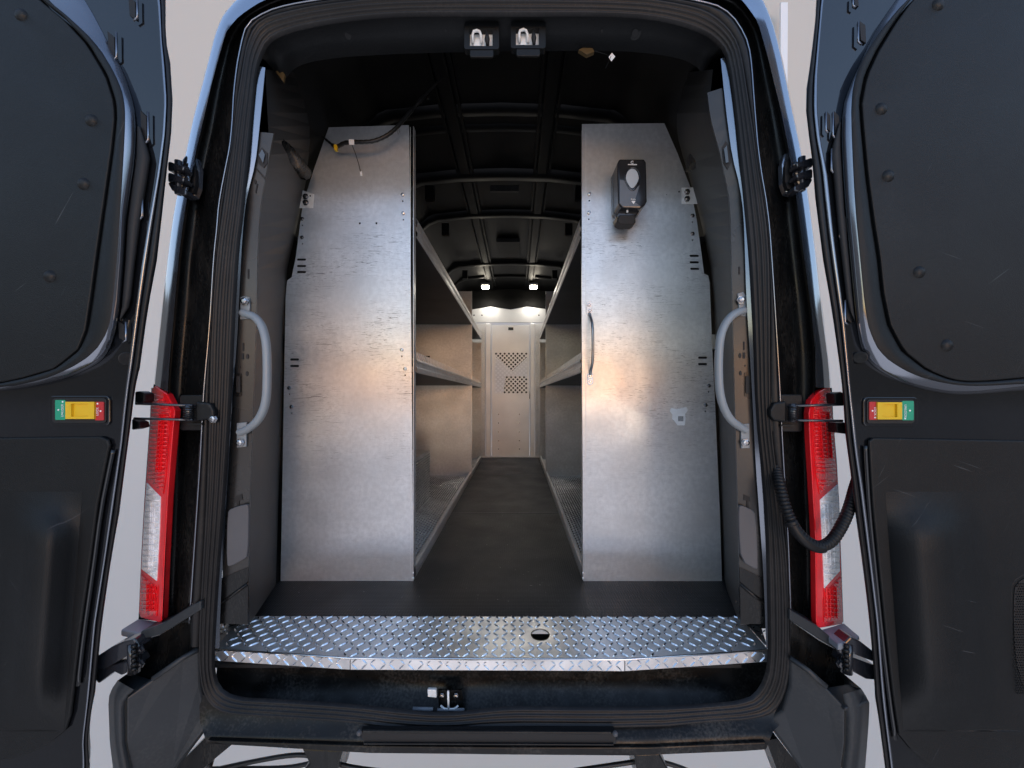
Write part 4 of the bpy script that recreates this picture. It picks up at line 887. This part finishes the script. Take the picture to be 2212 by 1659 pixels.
# ================================================================== shelving
XL, XR = (893-CX)*1.545/F, (1259-CX)*1.545/F
Yp, Yd, Ye = 1.545, 3.53, 4.46
def slot3(x0, y0, x1, y1): return [P(a, c, Yp) for a, c in rrect(x0, y0, x1, y1, (y1-y0)/2-.1, 3)]
def shelving(side):
    if side < 0:
        rt = empty('shelf_unit', (-.68, 2.9, H+FZ), 'left bare aluminium shelving with tall end panel and hanging cable above', 'shelf unit', 'shelving along the van walls')
        out = [(893, 1255), (606, 1255), (608, 1150), (617, 640), (620, 606), (630, 599), (639, 555), (654, 441), (678, 366), (710, 275), (883, 270), (884, 300), (890, 900)]
        slots = [(641, 558, 661, 563), (641, 572, 661, 577), (641, 585, 661, 590), (626, 774, 646, 779), (626, 788, 646, 793)]
        bolts = [(870, 421), (871, 461), (868, 756), (875, 797), (653, 473), (653, 513), (625, 838), (630, 879)]
        holes = [(777, 482, 2.4), (813, 482, 2.4)]; X, Xo = XL, -.945; mm = 'alu'
    else:
        rt = empty('shelf_unit', (.55, 2.9, H+FZ), 'right bare aluminium shelving whose end panel carries the soap dispenser', 'shelf unit', 'shelving along the van walls')
        out = [(1260, 1262), (1560, 1263), (1555, 1108), (1545, 880), (1538, 740), (1533, 612), (1530, 595), (1521, 591), (1515, 545), (1505, 475), (1491, 404), (1464, 332), (1435, 266), (1257, 268), (1257, 700)]
        slots = [(1490, 550, 1510, 555), (1490, 564, 1510, 569), (1491, 578, 1511, 583), (1508, 770, 1528, 775), (1508, 784, 1528, 789)]
        bolts = [(1273, 420), (1272, 460), (1496, 466), (1496, 505), (1531, 833), (1524, 875)]
        holes = [(1440, 420, 1.2)]; X, Xo = XR, .83; mm = 'alu_r'
    hs = [slot3(*q) for q in slots]+[[P(a, c, Yp) for a, c in circ(x, y, r, n=8)] for x, y, r in holes]+[[P(a, c, Yp) for a, c in circ(x-side*0, y+13.5, 1.9, n=6)] for x, y in bolts]
    pn = holed('end_panel', [P(x, y, Yp) for x, y in out], hs, (0, .003, 0), M[mm], rt)
    for q in slots: 
        x0, y0, x1, y1 = q; b = MB(); b.box(P(x0, 0, Yp).x-.004, P(x1, 0, Yp).x+.004, Yp+.006, Yp+.008, P(0, y1, Yp).z-.004, P(0, y0, Yp).z+.004); b.obj('slot_backing', M['black'], pn)
    for x, y in bolts: link('bolt', BOLT, None, pn, loc=P(x, y, Yp))
    zt_ = (CY-269)*Yp/F
    # return flange of the end panel along the aisle
    b = MB(); b.box(min(X, X+side*.002)+0, max(X, X+side*.002), Yp+.0032, Yp+.035, H+FZ+.002, H+zt_-.004); b.obj('panel_flange', M['lip'], pn)
    xf = X+side*.012
    b = MB(); b.box(xf-.0012, xf+.0012, Yp-.0008, Yp-.0001, H+FZ+.03, H+zt_-.01); b.obj('fold_line', M['alu_dull'], pn)
    # divider and far end
    for Yq, nm in ((Yd, 'divider_panel'), (Ye, 'far_panel')):
        zt2 = .96 if nm == 'divider_panel' else .62
        q = [W(X, Yq, FZ+.003), W(Xo, Yq, FZ+.003), W(Xo, Yq, .45), W(Xo-side*.02, Yq, .72), W(Xo-side*.1, Yq, zt2), W(X, Yq, zt2)]
        dv = MB().prism(q, (0, .003, 0)).obj(nm, M['alu_dull'], rt)
        b = MB(); b.box(X-.003, X+.003, Yq-.014, Yq-.001, H+FZ+.004, H+zt2); b.obj('edge_strip', M['lip'], dv)
        if nm == 'divider_panel':
            for k in range(3):
                xs = Xo-side*.115; z = .36-k*.045; b = MB(); b.box(xs-.03, xs+.03, Yq-.002, Yq-.0005, H+z-.007, H+z+.007); b.obj('slot', M['black'], dv)
            for z in (.655, .10): link('bolt', BOLT, None, dv, loc=W(X+side*.03, Yq-.002, z+.02))
    # shelves
    for z, lip, nm in ((.655, .078, 'upper'), (.095, .058, 'middle')):
        for ya, yb in ((Yp+.04, Yd-.004), (Yd+.006, Ye-.004)):
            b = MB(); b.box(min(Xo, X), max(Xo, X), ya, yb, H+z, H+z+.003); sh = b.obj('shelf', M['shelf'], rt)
            # lip: stepped C channel with a rolled top
            rows = []
            for dx, dz in ((0, 0), (-.006, .004), (-.006, .020), (0, .026), (0, .040), (-.006, .046), (-.006, lip-.008), (0, lip), (.014, lip+.002), (.014, lip-.006)):
                rows.append([W(X+side*dx+side*(-.002)*0, ya, z+dz), W(X+side*dx, yb, z+dz)])
            vs, fs = loft(rows); lp = link('shelf_lip', mesh('shelf_lip', vs, fs, False), M['lip'], sh)
            if nm == 'middle':
                nn_ = int((yb-ya)/.034)
                b = MB()
                for i in range(nn_):
                    y = ya+.02+i*.034; b.box(X+side*.010-.0012, X+side*.010+.0012, y, y+.019, H+z+lip, H+z+lip+.032)
                b.obj('lip_comb', M['lip'], lp, kind='stuff')
        # rear kick strip at the wall
        b = MB(); b.box(min(Xo, Xo-side*.03), max(Xo, Xo-side*.03), Yp+.05, Yd-.01, H+z+.1, H+z+.16); b.obj('wall_rail', M['alu_dull'], rt)
    # bottom tread tray
    for ya, yb in ((Yp+.01, Yd-.004), (Yd+.006, Ye-.004)):
        b = MB(); b.box(min(Xo, X), max(Xo, X), ya, yb, H+FZ+.010, H+FZ+.014); tr = b.obj('bottom_tray', M['tread'], rt)
        rows = [[W(X+side*dx, ya, FZ+dz), W(X+side*dx, yb, FZ+dz)] for dx, dz in ((0, .001), (0, .046), (.004, .050), (.016, .050), (.016, .040))]
        vs, fs = loft(rows); link('tray_lip', mesh('tray_lip', vs, fs), M['lip'], tr)
        if ya < 2:
            wd = abs(X-Xo)-.02; o_ = W(min(Xo, X)+.01, ya+.01, FZ+.014)
            treads('tray_treads', M['treadbar'], tr, (o_, Vector((1, 0, 0)), Vector((0, 1, 0)), Vector((0, 0, 1))), int(wd/.0165), int((yb-ya-.02)/.0165), .0165, .0165, .0185, .004, .0022)
    for dz in (.014, .034): 
        b = MB(); b.tube([W(X+.0, Yp-.001, FZ+dz), W(X, Yp-.007, FZ+dz)], .004, 8); b.obj('rivet', M['zinc'], rt, smooth=True)
    return rt, pn
sl, pnl = shelving(-1); sr_, pnr = shelving(1)
# wheel arch box with tread facing on the left
wa = empty('wheel_arch_box', W(-.78, 2.3, FZ), 'tread-faced box over the wheel arch inside the left shelving', 'box')
b = MB(); b.box(-.94, -.625, 1.75, 2.75, H+FZ+.016, H-.385); b.obj('box_body', M['tread'], wa)
treads('box_treads', M['treadbar'], wa, (Vector((-.625, 2.75, H+FZ+.02)), Vector((0, -1, 0)), Vector((0, 0, 1)), Vector((1, 0, 0))), 55, 18, .0178, .0178, .021, .0045, .0024)
# corner brackets
def cbracket(fr, rt_, bolts, rt2, lab):
    nd = node('corner_bracket', rt2, P(fr[0][0], fr[0][1], Yp)); 
    plate('bracket_face', fr, Yp-.004, .003, M['zinc'], nd, bev=.0008)
    b = MB(); b.prism([P(x, y, Yp-.004-(.10 if i in (0, 1) else 0)) for i, (x, y) in enumerate(rt_)], (0, .003, 0)); bevel(b.obj('bracket_wing', M['zinc'], nd), .0008)
    for x, y in bolts: link('bolt', BIGBOLT, None, nd, loc=P(x, y, Yp-.006))
    for x, y in ((fr[0][0]+5, fr[0][1]+6), (fr[2][0]-6, fr[2][1]-26)): plate('hole', circ(x, y, 1.8, n=8), Yp-.0048, .0008, M['black'], nd)
cbracket([(642, 407), (678, 419), (676, 449), (642, 449)], [(624, 400), (624, 432), (641, 448), (641, 407)], [(661, 425), (661, 438)], sl, '')
cbracket([(1507, 404), (1473, 405), (1473, 440), (1507, 440)], [(1522, 388), (1524, 426), (1508, 440), (1507, 402)], [(1484, 415), (1484, 430)], sr_, '')
for x, y, rt2, yy in ((631, 420, sl, Yp-.06), (1516, 410, sr_, Yp-.06)): link('bolt', BIGBOLT, None, rt2, loc=P(x, y, yy))
# bent pull bar on the right panel
ph = node('pull_bar', sr_, P(1275, 740, Yp)); ph['label'] = 'slim bent metal pull bar near the aisle edge'
for q in (rrect(1267, 652, 1279, 680, 5), rrect(1269, 804, 1281, 832, 5)): plate('pull_foot', q, Yp-.004, .003, M['zinc'], ph, bev=.001)
b = MB(); bar = [P(1273, 676, Yp-.006), P(1276, 686, Yp-.012), P(1280, 700, Yp-.035), P(1281, 745, Yp-.04), P(1280, 785, Yp-.035), P(1276, 800, Yp-.012), P(1275, 810, Yp-.006)]
b.tube(smooth_poly(bar, 2), .0055, 8); b.obj('bar', M['bar'], ph, smooth=True)
for x, y in ((1272, 659), (1274, 671), (1275, 812), (1275, 824)): link('bolt', BOLT, None, ph, loc=P(x, y, Yp-.004))
# torn sticker on the right panel
stn = node('sticker', sr_, P(1465, 900, Yp)); stn['label'] = 'torn white barcode sticker'
plate('sticker_paper', [(1447, 888), (1450, 881), (1462, 884), (1483, 879), (1486, 886), (1480, 894), (1481, 905), (1479, 919), (1464, 919), (1456, 908), (1452, 905), (1453, 896)], Yp-.0012, .001, M['paper'], stn)
for i in range(9): plate('barcode_bar', [(1465+i*1.3, 899), (1465.6+i*1.3, 899), (1465.6+i*1.3, 910), (1465+i*1.3, 910)], Yp-.0018, .0005, M['black'], stn)
plate('torn_curl', [(1450, 888), (1462, 884), (1484, 880), (1481, 888), (1462, 893), (1452, 894)], Yp-.005, .001, M['paper'], stn)

# ================================================================== partition at the front of the load space
Yb = 4.65
pt = empty('partition', (P(1103, 988, Yb)), 'pale grey metal bulkhead partition with a perforated centre door at the far end', 'partition')
def pq(name, pts, d=0, th=.02, m='partition', par=None, **k):
    return plate(name, pts, Yb+d, th, M[m], par or pt, **k)
pq('header', [(990, 672), (1016, 669), (1060, 662), (1090, 667), (1103, 669), (1116, 667), (1137, 662), (1177, 667), (1200, 671), (1200, 697), (990, 697)], .0, bev=.004)
pq('upper_cap', [(980, 590), (1220, 590), (1220, 672), (1177, 667), (1137, 662), (1103, 668), (1060, 662), (1016, 669), (980, 673)], .03, m='roof')
pq('post', [(1049, 699), (1060.5, 699), (1060.5, 990), (1049, 990)], -.02, .04, bev=.004); pq('post', [(1145, 699), (1155, 699), (1155, 990), (1145, 990)], -.02, .04, bev=.004)
pq('side_panel', [(985, 699), (1048.5, 699), (1048.5, 989), (985, 989)], .01, m='partition'); pq('side_panel', [(1155.5, 699), (1215, 699), (1215, 989), (1155.5, 989)], .01)
pq('side_post', [(1041, 712), (1048, 712), (1048, 989), (1041, 989)], -.01, .01, m='alu_dull'); pq('side_post', [(1157, 712), (1164, 712), (1164, 989), (1157, 989)], -.01, .01, m='alu_dull')
def perf():
    hs = []
    for j in range(19):
        nn_ = 8 if j % 2 == 0 else 7
        for i in range(nn_):
            x = 1071.5+i*9.3+(4.65 if j % 2 else 0); y = 764+j*4.63
            hs.append([P(a, c, Yb) for a, c in circ(x, y, 2.3, n=8)])
    return hs
dp = holed('door', [P(1062, 702, Yb), P(1143.5, 702, Yb), P(1143.5, 987.5, Yb), P(1062, 987.5, Yb)], perf(), (0, .004, 0), M['partition'], pt, label='sliding centre door with a field of round holes')
pq('door_plate', [(1098, 707), (1109, 707), (1109, 713), (1098, 713)], -.003, .002, 'black', dp)
for x, y in ((1077, 895), (1077, 914), (1077, 933), (1077, 952), (1077, 970), (1122, 895), (1122, 914), (1122, 933), (1122, 952), (1122, 970)): link('bolt', BOLT, None, dp, loc=P(x, y, Yb))
for x, y in ((1024, 681), (1041, 681), (1164, 681)): pq('hole', circ(x, y, 1.6, n=8), -.001, .001, 'black')
pq('threshold', [(1018, 986.5), (1190, 986.5), (1190, 989.5), (1018, 989.5)], -.03, .02, m='lip')
# what shows through the holes: a pale sheet for windscreen daylight, a dark seat and panel
cab = empty('cab_seat', P(1110, 850, 5.3), 'dark seat back glimpsed through the holes of the partition door', 'seat')
plate('backrest', [(1092, 812), (1140, 812), (1146, 862), (1086, 862)], 4.95, .12, M['black'], cab, bev=.02)
hl = empty('cab_silhouette', P(1104, 780, 4.95), 'dark shape high in the cab behind the partition holes', 'silhouette')  # dark panel added so the upper holes of the door show dark
plate('silhouette_panel', [(1068, 755), (1142, 755), (1142, 768), (1105, 803), (1068, 768)], 4.95, .03, M['black'], hl)
b = MB(); b.box(-.9, .8, 5.6, 5.65, H-.75, H+.9); b.obj('daylight_sheet', M['paper'], van)  # pale sheet added to stand in for daylight through the windscreen

# ================================================================== soap dispenser
Yf_ = 1.44
sdp = empty('soap_dispenser', P(1352, 440, Yp-.05), 'black soap dispenser with a pale teardrop window on the right end panel', 'soap dispenser')
fr = [(1338, 343), (1392, 343), (1396, 350), (1397, 380), (1398, 434), (1394, 442), (1384, 450), (1344, 449), (1336, 440), (1334, 380), (1334, 352)]
q = px(fr, Yf_); bk = [v+Vector((0, Yp-Yf_-.03, 0)) for v in q]
b = MB(); n_ = len(q); b.prism(q, (0, Yp-Yf_-.035, 0)); bevel(b.obj('cover', M['smoke'], sdp), .006, 4)
b = MB(); b.prism([Vector((v.x, Yp-.035, v.z)) for v in q], (0, .034, 0)); bevel(b.obj('back_body', M['smoke_side'], sdp), .004, 3)
plate('lower_body', [(1339, 449), (1386, 448), (1374, 468), (1372, 477), (1336, 477), (1331, 466), (1336, 456)], 1.465, .06, M['smoke'], sdp, bev=.004)
plate('push_lever', [(1338, 464), (1372, 464), (1374, 480), (1367, 484), (1342, 484), (1333, 478)], 1.455, .05, M['black'], sdp, bev=.004)
tear = [(1366+14*math.sin(2*math.pi*i/24)*(1-.28*(-math.cos(2*math.pi*i/24) < 0 and 0 or 0)), 385-21*math.cos(2*math.pi*i/24)) for i in range(24)]
tear = [(1366+(x-1366)*(1 if y < 385 else 1-.35*(y-385)/21), y) for x, y in tear]
plate('sight_window', tear, Yf_-.0025, .003, M['window'], sdp, bev=.001)
rim = [P(1366+(x-1366)*1.22, 387+(y-385)*1.2, Yf_-.001) for x, y in tear]; b = MB(); b.tube(rim, .0018, 6, closed=True); b.obj('window_rim', M['blackgloss'], sdp, smooth=True)
plate('front_panel', [(1339, 388), (1352, 390), (1356, 402), (1366, 411), (1376, 404), (1382, 400), (1370, 436), (1385, 446), (1345, 446), (1339, 438)], Yf_-.0012, .001, M['smoke_side'], sdp)
text('lettering', 'PUSH', .0075, M['white'], sdp, P(1368, 431, Yf_-.0022), FACE)
plate('arrow', [(1364, 434), (1373, 434), (1368.5, 441)], Yf_-.0022, .001, M['white'], sdp)
sw = [P(1366+3.2*math.cos(R(a)), 350.5+2.6*math.sin(R(a)), Yf_-.001) for a in range(40, 340, 25)]
b = MB(); b.tube(sw, .0011, 5); b.obj('emblem', M['white'], sdp)
for i in range(9): plate('emblem_line', [(1356.5+i*2.2, 354.4), (1358.2+i*2.2, 354.4), (1358.2+i*2.2, 356.4), (1356.5+i*2.2, 356.4)], Yf_-.0012, .0008, M['white'], sdp)
b = MB(); b.tube([P(1355, 452, 1.46), P(1355, 459, 1.458)], .004, 8); b.obj('nozzle', M['zinc'], sdp, smooth=True)

# ================================================================== hanging cable
hcb = empty('hanging_cable', P(759, 306, 1.5), 'black taped cable sagging from the roof across the top of the left end panel', 'cable')
cpts = [(698, 296), (712, 308), (724, 318), (733, 315), (742, 309), (759, 307), (785, 307), (810, 305), (837, 293), (858, 275), (878, 251), (905, 220), (930, 193), (956, 166)]
C = [P(x, y, 1.53-.06*math.sin(math.pi*i/13)-(.0 if i < 9 else 0)) for i, (x, y) in enumerate(cpts)]
Cs = resample(smooth_poly(C, 2), 120); rr_ = [.0030+.0042*(1 if 12 < i < 85 else .35)+.0006*math.sin(i*1.7)+(.003 if 88 < i < 100 else 0)*math.sin((i-88)*math.pi/12) for i in range(120)]
b = MB(); b.tube(Cs, rr_, 8); b.obj('sheath', M['cable'], hcb, smooth=True)
plate('yellow_tape', [(721, 312), (727, 312), (728, 324), (722, 324)], 1.48, .012, M['yellow'], hcb)
plate('cable_tag', [(753, 301), (764, 301), (765, 312), (754, 312)], 1.462, .003, M['paper'], hcb)
b = MB(); b.tube([P(760, 312, 1.465), P(768, 332, 1.49), P(775, 355, 1.525), P(779, 372, 1.54)], .0014, 6); b.obj('loose_wire', M['cable'], hcb)
plate('wire_tip', [(777, 370), (781, 370), (782, 379), (778, 379)], 1.538, .004, M['paper'], hcb)
b = MB(); b.tube([P(858, 276, 1.475), P(860, 290, 1.475)], .0007, 5); b.tube([P(861, 276, 1.475), P(864, 288, 1.475)], .0007, 5); b.obj('tie_end', M['amber'], hcb)
